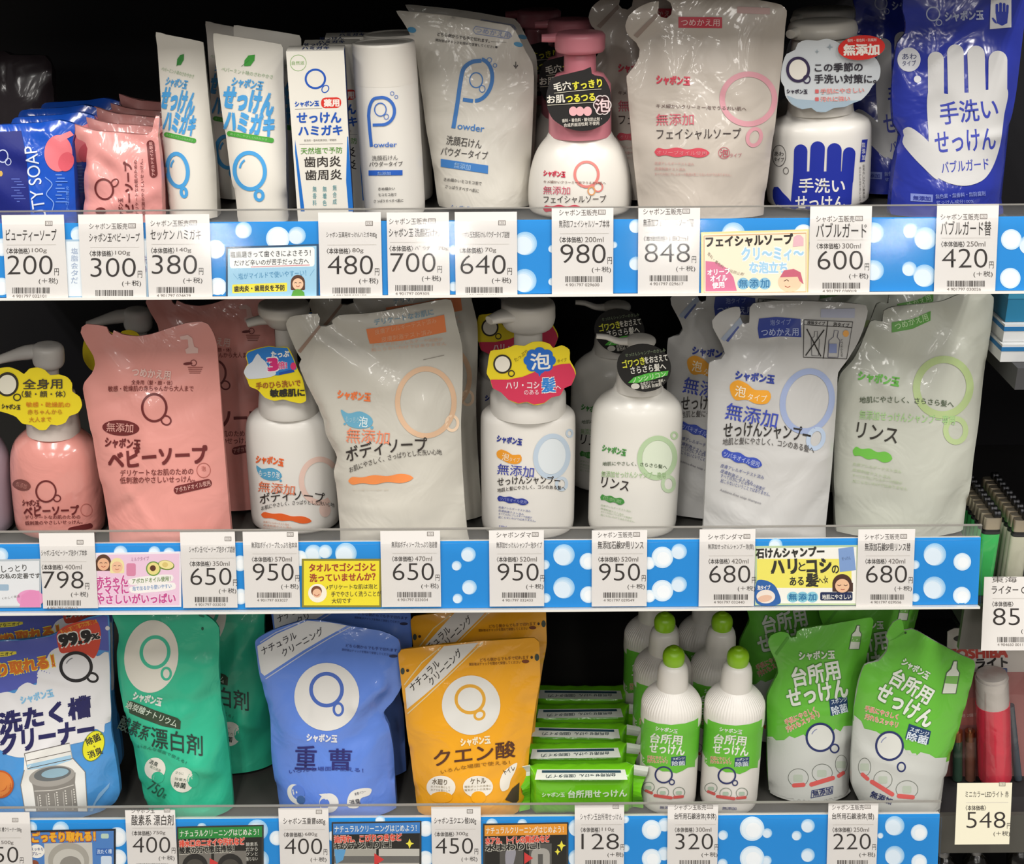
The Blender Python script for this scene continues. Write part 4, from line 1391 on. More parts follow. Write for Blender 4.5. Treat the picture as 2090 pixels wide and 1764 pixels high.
pump_head(T, [(290, 210), (278, 262), (250, 268), (215, 268), (200, 262), (178, 255), (160, 230), (150, 120)],
          [(440, 225, 50, 80, 0), (330, 232, 44, 60, .01), (245, 245, 34, 44, .018)], '#ddd8ce', 'pump_head', root)
C0 = T.fr.O - np.array([0, T.vr(780, 248)[1] * .95 + .007, 0])
S = card(A4, [(255, 425), (320, 390), (340, 340), (400, 312), (490, 316), (560, 300), (650, 330), (760, 420), (900, 425), (960, 470), (990, 540), (978, 620), (925, 672), (895, 720), (835, 778), (770, 800), (700, 832), (620, 838), (550, 872), (480, 868), (440, 838), (370, 850), (290, 812), (245, 745), (238, 680), (215, 640), (215, 560), (232, 480)], C0, '#d3d8dc', 'paper', smooth=.003, sharp=.2, grid=.006, bend=3)
P = Print(S, A4, 'matte_ink')
P.p([(250, 740), (330, 770), (480, 780), (640, 790), (830, 776), (770, 798), (700, 830), (620, 836), (550, 870), (480, 866), (440, 836), (370, 848), (290, 810)], '#a8bccb', .6)
P.ring(338, 540, 82, 90, 22, '#3a3050', 2)
P.e(338, 540, 70, 78, '#efeae0', 1.4)
P.ring(405, 615, 26, 30, 10, '#3a3050', 2.2)
P.t(SOAP, 250, 708, 410, 712, 34, '#3f3a48', .05)
P.t('この季節の', 468, 524, 838, 520, 66, '#38343c', .025)
P.t('手洗い対策に。', 465, 612, 945, 612, 68, '#38343c', .025)
P.r(470, 694, 498, 724, '#d86a6a', 2, 4)
P.t('手肌にやさしい', 512, 708, 850, 698, 38, '#e08282', .02, edge='#efe3e0')
P.r(470, 755, 498, 785, '#d86a6a', 2, 4)
P.t('汚れに強い', 512, 770, 740, 764, 38, '#e08282', .02, edge='#efe3e0')
for (x, y, r_) in ((585, 365, 28), (485, 400, 18)):
    P.p([(x, y - r_), (x + r_ * .2, y - r_ * .2), (x + r_, y), (x + r_ * .2, y + r_ * .2), (x, y + r_), (x - r_ * .2, y + r_ * .2), (x - r_, y), (x - r_ * .2, y - r_ * .2)], '#9aa6ae', 2)
o = S.mb.build('neck_tag', S.fr.O, root)
o['label'] = 'pale cloud shaped neck tag'
CS = C0 - np.array([0, .0035, 0])
S = card(A4, [(830 + 182 * math.cos(a) - 8 * math.sin(a), 370 + 96 * math.sin(a) - 8 * math.cos(a)) for a in np.linspace(0, 2 * math.pi, 30, endpoint=False)], CS, '#d8322c', 'paper', grid=.006)
P = Print(S, A4, 'matte_ink')
P.t('無添加', 692, 388, 965, 382, 84, '#f4eae0', .05)
P.t('香料・着色料・防腐剤', 720, 315, 945, 308, 24, '#f0c8be', .02)
o = S.mb.build('sticker', S.fr.O, root)
o['label'] = 'red oval sticker on the neck tag'
tag(root, 'white hand wash pump bottle with a blue printed hand and cloud tag', 'pump bottle', 'hand wash bottles')
dup(root, .022, .095, 'white hand wash bottle in shade behind the one with the blue hand', 0, 'hand wash bottles')

# ---- hand wash refill pouch
S = pouch('refill_pouch', A4, [(1130, -150), (1145, 0), (1142, 60), (1165, 170), (1160, 260), (1105, 330), (1085, 420), (1068, 560), (1058, 750), (1070, 950), (1120, 1050), (1095, 1150), (1062, 1350), (1040, 1580), (1035, 1720), (1895, 1720), (1900, 1570), (1960, 1000), (2020, 700), (2060, 400), (2092, 150), (2105, -150)],
          0, .05, 5, .03, '#28359a', 'gloss', top=.4, seed=31, wr=2.4, sharp=.25, folds=[(1150, 300, 1330, 900, -3, 9), (2050, 420, 1960, 900, -3, 9), (1100, 560, 1300, 700, 3, 7), (1200, 200, 1900, 320, -2.5, 8), (1380, 1450, 1880, 1420, 2, 8)])
P = Print(S, A4)
PG = '#c6c5c4'
hand(P, PG, [(1406, 462, 1408, 760, 124), (1558, 408, 1565, 760, 128), (1718, 420, 1728, 760, 134), (1888, 466, 1886, 760, 146)],
     [(1345, 720), (1420, 712), (1500, 730), (1575, 712), (1650, 720), (1735, 706), (1820, 696), (1960, 690), (1935, 900), (1905, 1120), (1850, 1290), (1780, 1390), (1680, 1435), (1580, 1438), (1460, 1400), (1340, 1310), (1350, 1090)],
     [(1150, 1010), (1190, 985), (1240, 1005), (1345, 1095), (1380, 1180), (1420, 1390), (1300, 1290), (1180, 1160), (1145, 1100), (1158, 1050)], 1, 5)
P.t('手洗い', 1438, 885, 1885, 835, 170, '#3a44a4', .015)
P.t('せっけん', 1400, 1110, 1868, 1075, 165, '#3a44a4', .015)
P.t('バブルガード', 1450, 1300, 1815, 1265, 90, '#3a44a4', .01)
P.e(1198, 462, 90, 94, '#cfd0d6', 1)
P.t('あわ', 1146, 440, 1256, 436, 44, '#3a3f6a', .01)
P.t('タイプ', 1146, 492, 1252, 488, 42, '#3a3f6a', .01)
P.e(1264, 614, 28, 28, '#cfd0d6', 1)
P.ring(1385, 108, 50, 52, 10, '#a9b0cc', 1)
P.ring(1430, 175, 22, 22, 7, '#a9b0cc', 1)
P.t(SOAP, 1478, 130, 1775, 116, 74, '#a9b0cc', .05)
P.p([(1832, 0), (1992, -4), (1992, 212), (1825, 226)], '#d6d6da', 1)
hand(P, '#3040a8', [(1880, 40, 1880, 100, 22), (1908, 30, 1908, 100, 22), (1936, 34, 1936, 100, 22), (1962, 46, 1960, 100, 20)], [(1869, 90), (1970, 90), (1960, 180), (1920, 200), (1880, 180)], [(1840, 140), (1850, 135), (1872, 160), (1880, 185), (1860, 175)], 2)
P.p([(1210, 1500), (1385, 1510), (1382, 1568), (1210, 1560)], '#7f8ccc', 1)
P.t('無添加', 1230, 1535, 1365, 1542, 36, '#2f3a96', .03)
P.t('無色素・無香料・無防腐剤', 1405, 1525, 1790, 1500, 36, '#7f8ccc', .02)
P.t('せっけん成分100%', 1408, 1570, 1700, 1560, 30, '#7f8ccc', .02)
hw_ = finish(S, 'refill_pouch', 'glossy blue hand wash refill pouch with a white printed hand', 'refill pouch', 'blue hand wash refills')
dup(hw_, -.02, .085, 'dark blue refill pouch in shade behind the one with the white hand', 0, 'blue hand wash refills')
# ================================================================== middle shelf
OR = '#ec6a32'
TEXT = '#3c3634'
# ---- lavender bottle cut by the left edge
T = Turned(PX, (-88, 690), (-64, 1080), 1, .07)
root = empty('pump_bottle', T.fr.O)
mb = MB()
pr = T.prof([(872, 56), (892, 72), (925, 88), (980, 92), (1080, 90), (1110, 88)], .004)
pr = T.foot(pr)
T.lathe(mb, pr, '#a79aa6', 'plastic', .8)
mb.build('body', T.fr.O, root)
mb = MB()
T.lathe(mb, T.prof([(880, 54), (800, 52), (790, 30), (700, 24)]), '#d9d2cc')
mb.build('collar', T.fr.O, root)
pump_head(T, [(712, 40), (700, 66), (670, 70), (650, 66), (640, 40)], None, '#bdb6b0', 'pump_head', root)
tag(root, 'lavender grey pump bottle cut off by the left edge of the photo', 'pump bottle')

# ---- pink baby soap pump bottle
BP = '#e59a90'
T = Turned(B1, (330, 400), (425, 1670), 1, .068)
root = empty('pump_bottle', T.fr.O)
mb = MB()
pr = T.prof([(975, 182), (1000, 215), (1050, 265), (1120, 296), (1220, 310), (1350, 312), (1500, 308), (1680, 300), (1750, 296)], .004)
pr = T.foot(pr)
T.lathe(mb, pr, BP, 'gloss', .8)
S = T.surf(mb, pr, .8)
P = Print(S, B1)
P.ring(318, 1402, 68, 72, 12, BROWN, 1)
P.ring(395, 1450, 24, 22, 8, BROWN, 1)
P.e(150, 1358, 62, 38, '#7f4a44', 1, 14)
P.t('無添加', 112, 1350, 185, 1370, 34, '#c98a80', .0)
P.t(SOAP, 155, 1480, 272, 1486, 44, BROWN, .05)
P.t('ベビーソープ', 165, 1540, 545, 1530, 66, BROWN, .04)
P.t('デリケートなお肌のための', 172, 1582, 556, 1578, 28, BROWN, .01)
P.t('低刺激のやさしいせっけん。', 172, 1622, 572, 1612, 28, BROWN, .01)
P.ring(600, 1530, 40, 42, 4, '#b5665e', 1)
P.cap(490, 1670, 625, 1640, 38, BROWN, 1)
mb.build('body', T.fr.O, root)
mb = MB()
T.lathe(mb, T.prof([(985, 180), (930, 178), (900, 172), (720, 160), (700, 100)]), '#dccfc6')
mb.build('collar', T.fr.O, root)
mb = MB()
T.lathe(mb, T.prof([(720, 64), (530, 62)]), '#dad2ca')
mb.build('stem', T.fr.O, root)
pump_head(T, [(545, 70), (530, 92), (505, 104), (440, 108), (405, 104), (385, 85), (378, 40)], [(300, 430, 50, 80, 0), (180, 440, 50, 70, 0), (60, 470, 36, 44, 0), (-40, 500, 28, 32, 0)], '#dedad4', 'pump_head', root)
C0 = T.fr.O - np.array([0, T.vr(900, 178)[1] * .95 + .007, 0])
CLOUD = [(-80, 610), (-20, 560), (60, 545), (130, 568), (165, 590), (200, 555), (260, 545), (310, 565), (345, 600), (400, 598), (460, 622), (490, 665), (492, 720), (540, 762), (556, 822), (530, 870), (472, 890), (450, 930), (392, 948), (350, 940), (320, 975), (270, 976), (222, 945), (150, 932), (110, 890), (40, 866), (-30, 850), (-90, 780), (-100, 690)]
S = card(B1, CLOUD, C0, '#efd92a', 'paper', smooth=.003, sharp=.2, grid=.006, bend=3)
P = Print(S, B1, 'matte_ink')
P.e(50, 660, 78, 84, '#37322a', 1, 12)
P.e(50, 662, 62, 68, '#e9e4d2', 1.6, 12)
P.ring(118, 750, 24, 22, 8, '#37322a', 2)
P.t(SOAP, 12, 812, 140, 820, 34, '#3a362e', .05)
P.t('全身用', 158, 660, 430, 655, 70, '#4a4236', .02)
P.t('（髪・顔・体）', 150, 728, 452, 728, 44, '#4a4236', .015)
P.t('敏感・乾燥肌の', 180, 800, 485, 802, 34, '#d98a24', .02)
P.t('赤ちゃんから', 190, 852, 428, 850, 34, '#c9862a', .015)
P.t('大人まで', 200, 905, 355, 902, 34, '#c9862a', .015)
o = S.mb.build('neck_tag', S.fr.O, root)
o['label'] = 'yellow cloud shaped neck tag'
tag(root, 'pink pump bottle with a yellow cloud neck tag at lower shelf left', 'pump bottle', 'pink baby soap bottles')
dup(root, .055, .10, 'shaded bottle with a pale pump behind the pink pouch and the yellow tag', 0, 'pink baby soap bottles')

# ---- pink refill pouch
S = pouch('refill_pouch', B1, [(560, 300), (568, 262), (600, 241), (650, 245), (740, 262), (758, 300), (780, 318), (788, 286), (850, 312), (950, 325), (1050, 310), (1170, 270), (1290, 235), (1400, 225), (1442, 242), (1482, 310), (1502, 380), (1520, 600), (1550, 1000), (1575, 1300), (1605, 1660), (1612, 1790), (785, 1790), (770, 1660), (740, 1480), (690, 1250), (640, 1000), (600, 800), (575, 690), (590, 640), (640, 580), (662, 520), (650, 460), (600, 380)],
          1, .035, 5, .024, '#e29a91', 'film', top=.3, seed=41, wr=1.3, sharp=.3, folds=[(700, 340, 1000, 600, -3, 10), (620, 280, 860, 560, 3, 9), (1060, 800, 1040, 1130, 2.5, 7), (900, 1020, 1040, 1150, -2, 7), (1480, 400, 1540, 1300, -1.5, 9), (800, 1560, 1050, 1440, -2, 14)])
P = Print(S, B1)
P.p([(1245, 330), (1300, 318), (1330, 340), (1345, 400), (1372, 412), (1370, 445), (1290, 448), (1282, 420), (1305, 405), (1300, 350), (1250, 352)], '#e6c0b8', 1)
P.t('つめかえ用', 915, 575, 1180, 600, 60, '#e2bdb4', .03)
P.t('全身用（髪・顔・体）', 910, 645, 1192, 652, 32, '#7f3a36', .01)
P.t('敏感・乾燥肌の赤ちゃんから大人まで', 748, 692, 1340, 690, 40, '#7f3a36', .01, bow=-3)
P.ring(1068, 822, 84, 94, 16, BROWN, 1)
P.ring(1150, 910, 34, 30, 11, BROWN, 1, 30)
P.e(1300, 517, 32, 10, BROWN, 1, -6)
P.ring(1340, 512, 20, 20, 5, BROWN, 1)
for i in range(4):
    P.r(1300 + i * 4, 540 + i * 13, 1405 - i * 6, 546 + i * 13, '#9a564e', 1)
P.e(836, 962, 128, 54, BROWN, 1, 3)
P.t('無添加', 738, 955, 922, 965, 62, '#d9a096', .01)
P.t(SOAP, 728, 1060, 970, 1078, 66, BROWN, .05)
P.t('ベビーソープ', 750, 1190, 1435, 1145, 120, BROWN, .045, bow=-10)
P.t('デリケートなお肌のための', 832, 1276, 1338, 1262, 46, '#743431', .01)
P.t('低刺激のやさしいせっけん。', 830, 1326, 1350, 1315, 46, '#743431', .01)
P.ring(1410, 1256, 47, 50, 4, '#a8584f', 1)
P.t('泡', 1395, 1245, 1425, 1243, 34, '#a8584f')
P.cap(1232, 1392, 1438, 1345, 58, BROWN, 1)
P.t('アボカドオイル使用', 1215, 1394, 1455, 1342, 36, '#dba89e', .01)
pk = finish(S, 'refill_pouch', 'pink baby soap refill pouch with brown lettering in front', 'refill pouch', 'pink refill pouches')
dup(pk, .036, .085, 'darker pink refill pouch standing behind the pink pouch in front', 0, 'pink refill pouches')

# ---- white body soap pump bottle
T = Turned(B2, (412, 260), (488, 1600), 1, .078)
root = empty('pump_bottle', T.fr.O)
mb = MB()
pr = T.prof([(825, 205), (850, 255), (890, 292), (950, 308), (1050, 314), (1300, 310), (1600, 302), (1760, 298)], .004)
pr = T.foot(pr)
T.lathe(mb, pr, '#ece8e1', 'plastic', .7)
S = T.surf(mb, pr, .7)
P = Print(S, B2)
P.t(SOAP, 212, 1180, 402, 1206, 52, OR, .06, bow=-6)
P.p([(215, 1220), (250, 1245), (320, 1240), (372, 1262), (392, 1300), (372, 1322), (300, 1325), (250, 1305), (220, 1260)], '#5aa6cc', 1, 6)
P.t('もっちり泡', 232, 1272, 376, 1292, 44, '#e6f0f2', .01)
P.e(383, 1328, 8, 8, '#5aa6cc', 1)
P.t('無添加', 228, 1366, 480, 1394, 72, '#e9805a', .005)
P.t('ボディソープ', 238, 1458, 688, 1450, 74, TEXT, .01, bow=-26)
P.t('お肌にやさしく、さっぱりとした洗い心地', 248, 1520, 755, 1498, 30, TEXT, .005, bow=-30)
P.ring(655, 1330, 128, 150, 38, '#eecdbf', .5, 0, 60, 320)
P.e(690, 1530, 40, 50, '#eed0c4', .4)
P.wavy(248, 1562, 596, 1608, 50, OR, 1)
for i, s_ in enumerate(('皮膚アレルギーテスト済み', '皮膚刺激テスト済み', 'すべての方に合うわけではありません')):
    P.t(s_, 262, 1612 + i * 22, 440 + i * 20, 1632 + i * 22, 15, '#e0a890')
mb.build('body', T.fr.O, root)
mb = MB()
T.lathe(mb, T.prof([(840, 208), (820, 214), (740, 206), (560, 170), (540, 90)]), '#e4e0d9')
mb.build('collar', T.fr.O, root)
mb = MB()
T.lathe(mb, T.prof([(560, 74), (250, 70)]), '#dcd8d0')
mb.build('stem', T.fr.O, root)
pump_head(T, [(262, 84), (245, 110), (190, 150), (160, 176), (130, 178), (100, 170), (92, 80)], [(400, 180, 40, 90, 0), (300, 205, 40, 70, 0), (220, 220, 34, 44, 0), (155, 238, 30, 32, 0)], '#c9c5bd', 'pump_head', root)
C0 = T.fr.O - np.array([0, T.vr(780, 208)[1] * .95 + .007, 0])
S = card(B2, [(150, 440), (225, 412), (300, 396), (350, 402), (430, 405), (470, 480), (500, 560), (530, 620), (548, 700), (556, 780), (520, 795), (450, 780), (400, 765), (340, 775), (272, 752), (222, 702), (165, 680), (150, 640), (125, 590), (130, 560), (152, 520), (138, 480)], C0, '#f0dc28', 'paper', smooth=.003, sharp=.25, grid=.006, bend=3)
P = Print(S, B2, 'matte_ink')
P.p([(145, 460), (158, 440), (225, 415), (300, 399), (350, 405), (428, 408), (468, 482), (495, 555), (430, 580), (370, 598), (240, 600), (160, 520)], '#2f7fd0', .6)
P.p([(128, 580), (135, 555), (155, 525), (185, 505), (205, 470), (225, 448), (250, 480), (275, 500), (300, 540), (340, 560), (350, 590), (300, 612), (200, 622), (155, 620)], '#dde3ea', 1.4, 5)
P.t('たっぷ', 318, 455, 440, 448, 42, '#f4f4f0', .05)
P.t('3', 300, 525, 356, 520, 78, '#d8327a', .08, edge='#f6eef2')
P.t('倍!', 362, 530, 425, 526, 48, '#e6508a', .04, edge='#f6eef2')
P.p([(370, 580), (470, 555), (480, 575), (372, 597)], '#2456b0', 2)
P.e(470, 535, 20, 26, '#e23c74', 2)
P.t('手のひら洗いで', 212, 672, 520, 650, 46, '#a8622c', .03)
P.t('敏感肌に', 310, 722, 548, 716, 52, '#33302a', .05)
o = S.mb.build('neck_tag', S.fr.O, root)
o['label'] = 'blue and yellow neck tag with white foam'
tag(root, 'white body soap pump bottle with an orange bar and blue yellow tag', 'pump bottle', 'white body soap bottles')
dup(root, .03, .10, 'body soap bottle in shade, its yellow tag showing above the white pouch', 0, 'white body soap bottles')

# ---- white body soap refill
S = pouch('refill_pouch', B2, [(420, 240), (450, 192), (520, 178), (640, 172), (656, 200), (650, 252), (700, 255), (745, 240), (738, 220), (790, 180), (950, 170), (1100, 150), (1300, 110), (1480, 75), (1560, 75), (1600, 230), (1640, 400), (1642, 700), (1632, 920), (1640, 1200), (1660, 1500), (1675, 1670), (1682, 1790), (815, 1790), (800, 1670), (775, 1400), (755, 1250), (778, 1150), (740, 1080), (700, 1000), (680, 900), (630, 780), (540, 600), (512, 520), (530, 480), (500, 440), (450, 330)],
          1, .03, 5, .024, '#c8c4b9', 'film', top=.3, seed=52, wr=1.2, sharp=.3, folds=[(640, 330, 1080, 620, 4.5, 11), (760, 290, 1150, 560, -2.5, 7), (560, 560, 760, 1000, 2.5, 10), (1380, 800, 1340, 960, 2.5, 9), (820, 1500, 1080, 1350, -2.5, 14), (1640, 1300, 1500, 1560, -2.5, 12)])
P = Print(S, B2)
P.p([(648, 250), (662, 262), (520, 445), (500, 430)], '#a08676', 1)
P.t('デリケートなお肌に', 1030, 232, 1440, 158, 44, '#7fa0b4', .02, bow=2)
P.p([(975, 278), (1240, 240), (1515, 178), (1530, 298), (1250, 355), (1000, 380), (985, 330)], '#e8824a', 1)
P.t('皮膚アレルギーテスト済み', 1035, 300, 1460, 218, 38, '#eca67c', .01)
P.t('皮膚刺激テスト済み', 1080, 350, 1430, 296, 36, '#eca67c', .01)
P.t('すべての方にアレルギーや刺激が', 1010, 390, 1505, 348, 24, '#e0b8a0', .0)
P.t('起こらないわけではありません', 1010, 422, 1530, 378, 24, '#e0b8a0', .0)
P.l([(1370, 490), (1515, 458)], 4, '#8a847a', 2)
P.t(SOAP, 778, 728, 1005, 752, 58, '#ea7a44', .06)
P.p([(800, 835), (850, 862), (930, 848), (1000, 880), (1022, 920), (1000, 955), (930, 968), (850, 945), (815, 890)], '#6aa8c4', 1, 6)
P.t('もっちり', 832, 898, 925, 910, 40, '#a9cad6', .0)
P.t('泡', 925, 918, 985, 922, 72, '#dfe9ea', .01)
P.e(1014, 960, 11, 11, '#6aa8c4', 1)
P.e(826, 935, 8, 8, '#6aa8c4', 1)
P.t('無添加', 838, 1008, 1135, 1032, 92, '#e98a68', .005)
for i in range(4):
    P.e(848 + i * 26, 1058 + i * 3, 5, 5, '#e98a68', 1)
P.t('ボディソープ', 835, 1152, 1400, 1078, 104, '#38322f', .012, bow=-26)
P.ring(1388, 785, 196, 232, 36, '#d8b494', .5)
P.ring(1570, 930, 40, 50, 20, '#e9cdb0', .5)
P.ring(1180, 640, 30, 20, 16, '#e9cdb0', .5) if False else None
P.t('お肌にやさしく、さっぱりとした洗い心地', 858, 1255, 1498, 1130, 40, '#4a4440', .005, bow=-34)
P.wavy(852, 1330, 1300, 1308, 64, '#e98c4e', 1)
P.t('オレイン酸（しっとり成分）配合', 880, 1392, 1130, 1390, 14, '#cfc4b4')
bs = finish(S, 'refill_pouch', 'white body soap refill pouch with a pale orange ring and orange bar', 'refill pouch', 'body soap refills')
dup(bs, .012, .06, 'greyer body soap refill in shade behind the pouch with the orange bar', 0, 'body soap refills')

# ---- shampoo pump bottle
SB = '#33409a'
T = Turned(B3, (468, 300), (466, 1640), 1, .066)
root = empty('pump_bottle', T.fr.O)
mb = MB()
pr = T.prof([(825, 262), (835, 300), (855, 320), (900, 328), (1200, 326), (1640, 318), (1770, 314)], .004)
pr = T.foot(pr)
T.lathe(mb, pr, '#eeeae3', 'plastic', .7)
S = T.surf(mb, pr, .7)
P = Print(S, B3)
P.t(SOAP, 252, 1035, 425, 1062, 46, SB, .06)
P.p([(250, 1130), (280, 1112), (330, 1130), (360, 1150), (415, 1150), (422, 1190), (390, 1212), (330, 1205), (290, 1185), (255, 1165)], '#f0a030', 1, 6)
P.t('泡', 288, 1160, 335, 1166, 50, '#f8e6c8', .01)
P.t('タイプ', 338, 1180, 410, 1186, 30, '#f8e6c8', .0)
P.t('無添加', 255, 1246, 508, 1270, 74, '#4650b0', .005)
for i in range(4):
    P.e(265 + i * 20, 1276 + i * 3, 4, 4, '#4650b0', 1)
P.t('せっけんシャンプー', 255, 1338, 690, 1330, 58, TEXT, .015, bow=-12)
P.t('地肌と髪にやさしく、コシのある髪へ', 255, 1396, 725, 1380, 28, TEXT, .01, bow=-16)
P.ring(632, 1160, 112, 142, 34, '#c4d4e4', .5, 8)
P.e(632, 1160, 95, 124, '#e4ebef', .2, 8)
P.ring(755, 1000, 20, 24, 14, '#c4d4e4', .5)
P.ring(700, 1350, 34, 40, 22, '#ccdae8', .5)
P.wavy(255, 1448, 470, 1480, 46, SB, 1)
P.t('ツバキオイル使用', 272, 1452, 456, 1478, 24, '#9aa2dc', .01)
for i, (x1, s_) in enumerate(((485, '皮膚アレルギーテスト済み'), (438, '皮膚刺激テスト済み'), (495, 'すべての方にアレルギーや刺激が'), (522, '起こらないわけではありません。'))):
    P.t(s_, 262, 1510 + i * 23, x1, 1540 + i * 22, 16, '#5560a0', .0)
P.t('520ml', 266, 1645, 318, 1650, 18, '#4650b0')
mb.build('body', T.fr.O, root)
mb = MB()
T.lathe(mb, T.prof([(835, 262), (815, 264), (720, 262), (690, 240), (560, 200), (540, 104)]), '#e6e2db')
mb.build('collar', T.fr.O, root)
mb = MB()
T.lathe(mb, T.prof([(560, 100), (260, 98)]), '#ddd9d1')
mb.build('stem', T.fr.O, root)
pump_head(T, [(285, 100), (262, 160), (210, 186), (150, 188), (110, 186), (90, 176), (84, 80)], [(470, 175, 80, 150, 0), (370, 160, 60, 120, .008), (280, 158, 44, 80, .014), (200, 168, 28, 50, .02)], '#dcd7ce', 'pump_head', root)
C0 = T.fr.O - np.array([0, T.vr(800, 264)[1] * .95 + .007, 0])
S = card(B3, [(180, 600), (185, 560), (208, 440), (260, 430), (330, 412), (380, 390), (440, 396), (490, 370), (560, 365), (620, 385), (642, 412), (700, 396), (755, 430), (758, 500), (790, 560), (800, 600), (770, 670), (722, 690), (692, 740), (630, 755), (580, 792), (510, 805), (460, 785), (400, 796), (330, 770), (280, 720), (220, 692), (205, 640)], C0, '#efd72c', 'paper', smooth=.003, sharp=.2, grid=.006, bend=3)
P = Print(S, B3, 'matte_ink')
P.p([(210, 628), (330, 628), (430, 608), (520, 572), (620, 540), (700, 520), (758, 516), (786, 562), (796, 600), (768, 666), (720, 686), (690, 737), (630, 751), (580, 788), (510, 801), (460, 781), (400, 792), (330, 766), (280, 716), (224, 688), (209, 642)], '#d63a5a', .6)
P.e(290, 520, 64, 66, '#37322a', 1)
P.e(290, 520, 52, 54, '#efe9da', 1.6)
P.ring(352, 585, 20, 20, 7, '#37322a', 2)
for a in range(8):
    P.e(548 + 72 * math.cos(a * .785), 495 + 56 * math.sin(a * .785), 40, 36, '#2a6cc8', 1.4)
P.e(548, 495, 84, 70, '#2a6cc8', 1.5)
P.p([(530, 560), (575, 560), (545, 610)], '#2a6cc8', 1.5)
P.t('泡', 486, 505, 618, 495, 112, '#f4f2ea', .02)
P.t('たっぷり', 375, 495, 462, 430, 26, '#8a7a20', .01)
P.t('タイプ', 670, 500, 735, 488, 22, '#8a7a20', .01)
P.t('ハリ・コシ', 315, 668, 545, 666, 46, '#f2dce0', .03)
P.t('のある', 440, 716, 540, 714, 34, '#f0c4cc', .02)
P.t('髪', 562, 668, 655, 662, 96, '#3a8ad8', .03, edge='#f4f0ea')
P.t('へ', 660, 686, 694, 680, 26, '#f2dce0', .02)
o = S.mb.build('neck_tag', S.fr.O, root)
o['label'] = 'yellow and crimson cloud neck tag'
tag(root, 'front white shampoo pump bottle with a yellow and crimson neck tag', 'pump bottle', 'shampoo bottles')
dup(root, -.012, .098, 'shampoo bottle behind, its crimson and yellow tag peeking above the front pump', 0, 'shampoo bottles')

# ---- rinse pump bottle
GR = '#4f9a4a'
T = Turned(B3, (1250, 330), (1185, 1640), 1, .064)
root = empty('pump_bottle', T.fr.O)
mb = MB()
pr = T.prof([(640, 158), (690, 178), (730, 235), (780, 288), (830, 310), (900, 316), (1200, 312), (1640, 304), (1770, 300)], .004)
pr = T.foot(pr)
T.lathe(mb, pr, '#edeae2', 'plastic', .7)
S = T.surf(mb, pr, .7)
P = Print(S, B3)
P.t(SOAP, 982, 1100, 1145, 1136, 46, GR, .06)
P.t('地肌にやさしく、さらさら髪へ', 982, 1212, 1430, 1236, 28, '#5a6a50', .01, bow=-12)
P.t('無添加せっけんシャンプー専用', 975, 1282, 1420, 1292, 44, '#a9c894', .01)
P.t('リンス', 975, 1336, 1165, 1368, 70, TEXT, .015)
P.ring(1362, 1170, 122, 138, 34, '#bdd6ac', .5, 10)
P.e(1362, 1170, 104, 120, '#e2ecd6', .2, 10)
P.ring(1440, 1350, 40, 50, 24, '#c4dab4', .5)
P.ring(1480, 1015, 20, 22, 14, '#bdd6ac', .5)
P.wavy(968, 1440, 1135, 1478, 48, '#4f9a4a', 1)
P.t('低刺激', 985, 1444, 1115, 1474, 26, '#a0cc94', .0)
for i, (x1, s_) in enumerate(((1180, '皮膚アレルギーテスト済み'), (1130, '皮膚刺激テスト済み'), (1188, 'すべての方にアレルギーや刺激が'), (1208, '起こらないわけではありません。'))):
    P.t(s_, 970, 1496 + i * 22, x1, 1540 + i * 24, 14, '#b4c8a4', .0)
mb.build('body', T.fr.O, root)
mb = MB()
T.lathe(mb, T.prof([(690, 166), (660, 160), (560, 152), (540, 60)]), '#e6e2da')
mb.build('collar', T.fr.O, root)
mb = MB()
T.lathe(mb, T.prof([(560, 56), (380, 54)]), '#dedad2')
mb.build('stem', T.fr.O, root)
pump_head(T, [(420, 60), (395, 84), (365, 104), (340, 98), (326, 70), (322, 30)], [(1270, 360, 32, 60, 0), (1170, 362, 30, 44, 0), (1090, 360, 24, 32, 0), (1010, 332, 20, 26, 0), (940, 326, 18, 22, 0)], '#dedad2', 'pump_head', root)
C0 = T.fr.O - np.array([0, T.vr(640, 160)[1] + .012, 0])
S = card(B3, [(1272 + 188 * math.cos(a) + 10 * math.sin(a), 546 + 166 * math.sin(a)) for a in np.linspace(0, 2 * math.pi, 36, endpoint=False)], C0, '#262524', 'paper', grid=.006, bend=4)
P = Print(S, B3, 'matte_ink')
P.t('せっけんシャンプーのきしみ', 1140, 460, 1418, 422, 26, '#8a9a7c', .0)
P.t('ゴワつき', 1120, 524, 1272, 494, 54, '#e8e84a', .03)
P.t('をおさえて', 1274, 495, 1432, 473, 44, '#e9e6dc', .025)
P.t('さらさら髪へ', 1178, 566, 1420, 535, 50, '#e9e6dc', .025)
P.p([(1160, 650), (1200, 612), (1300, 582), (1440, 566), (1432, 598), (1330, 628), (1230, 650)], '#5abf4a', 1)
P.t('ノンシリコン', 1190, 634, 1420, 588, 34, '#d6f0c4', .02)
P.t('合成ポリマー・香料・', 1245, 660, 1415, 632, 26, '#d9d6cc', .02)
P.t('着色料 防腐剤', 1250, 684, 1390, 660, 24, '#d9d6cc', .02)
P.e(1210, 674, 30, 20, '#d9d6cc', 2)
o = S.mb.build('neck_tag', S.fr.O, root)
o['label'] = 'black round neck tag with green and yellow writing'
tag(root, 'front white rinse pump bottle with a round black neck tag', 'pump bottle', 'rinse bottles')
dup(root, -.014, .098, 'shaded rinse bottle behind, its black tag just under the shelf', 0, 'rinse bottles')

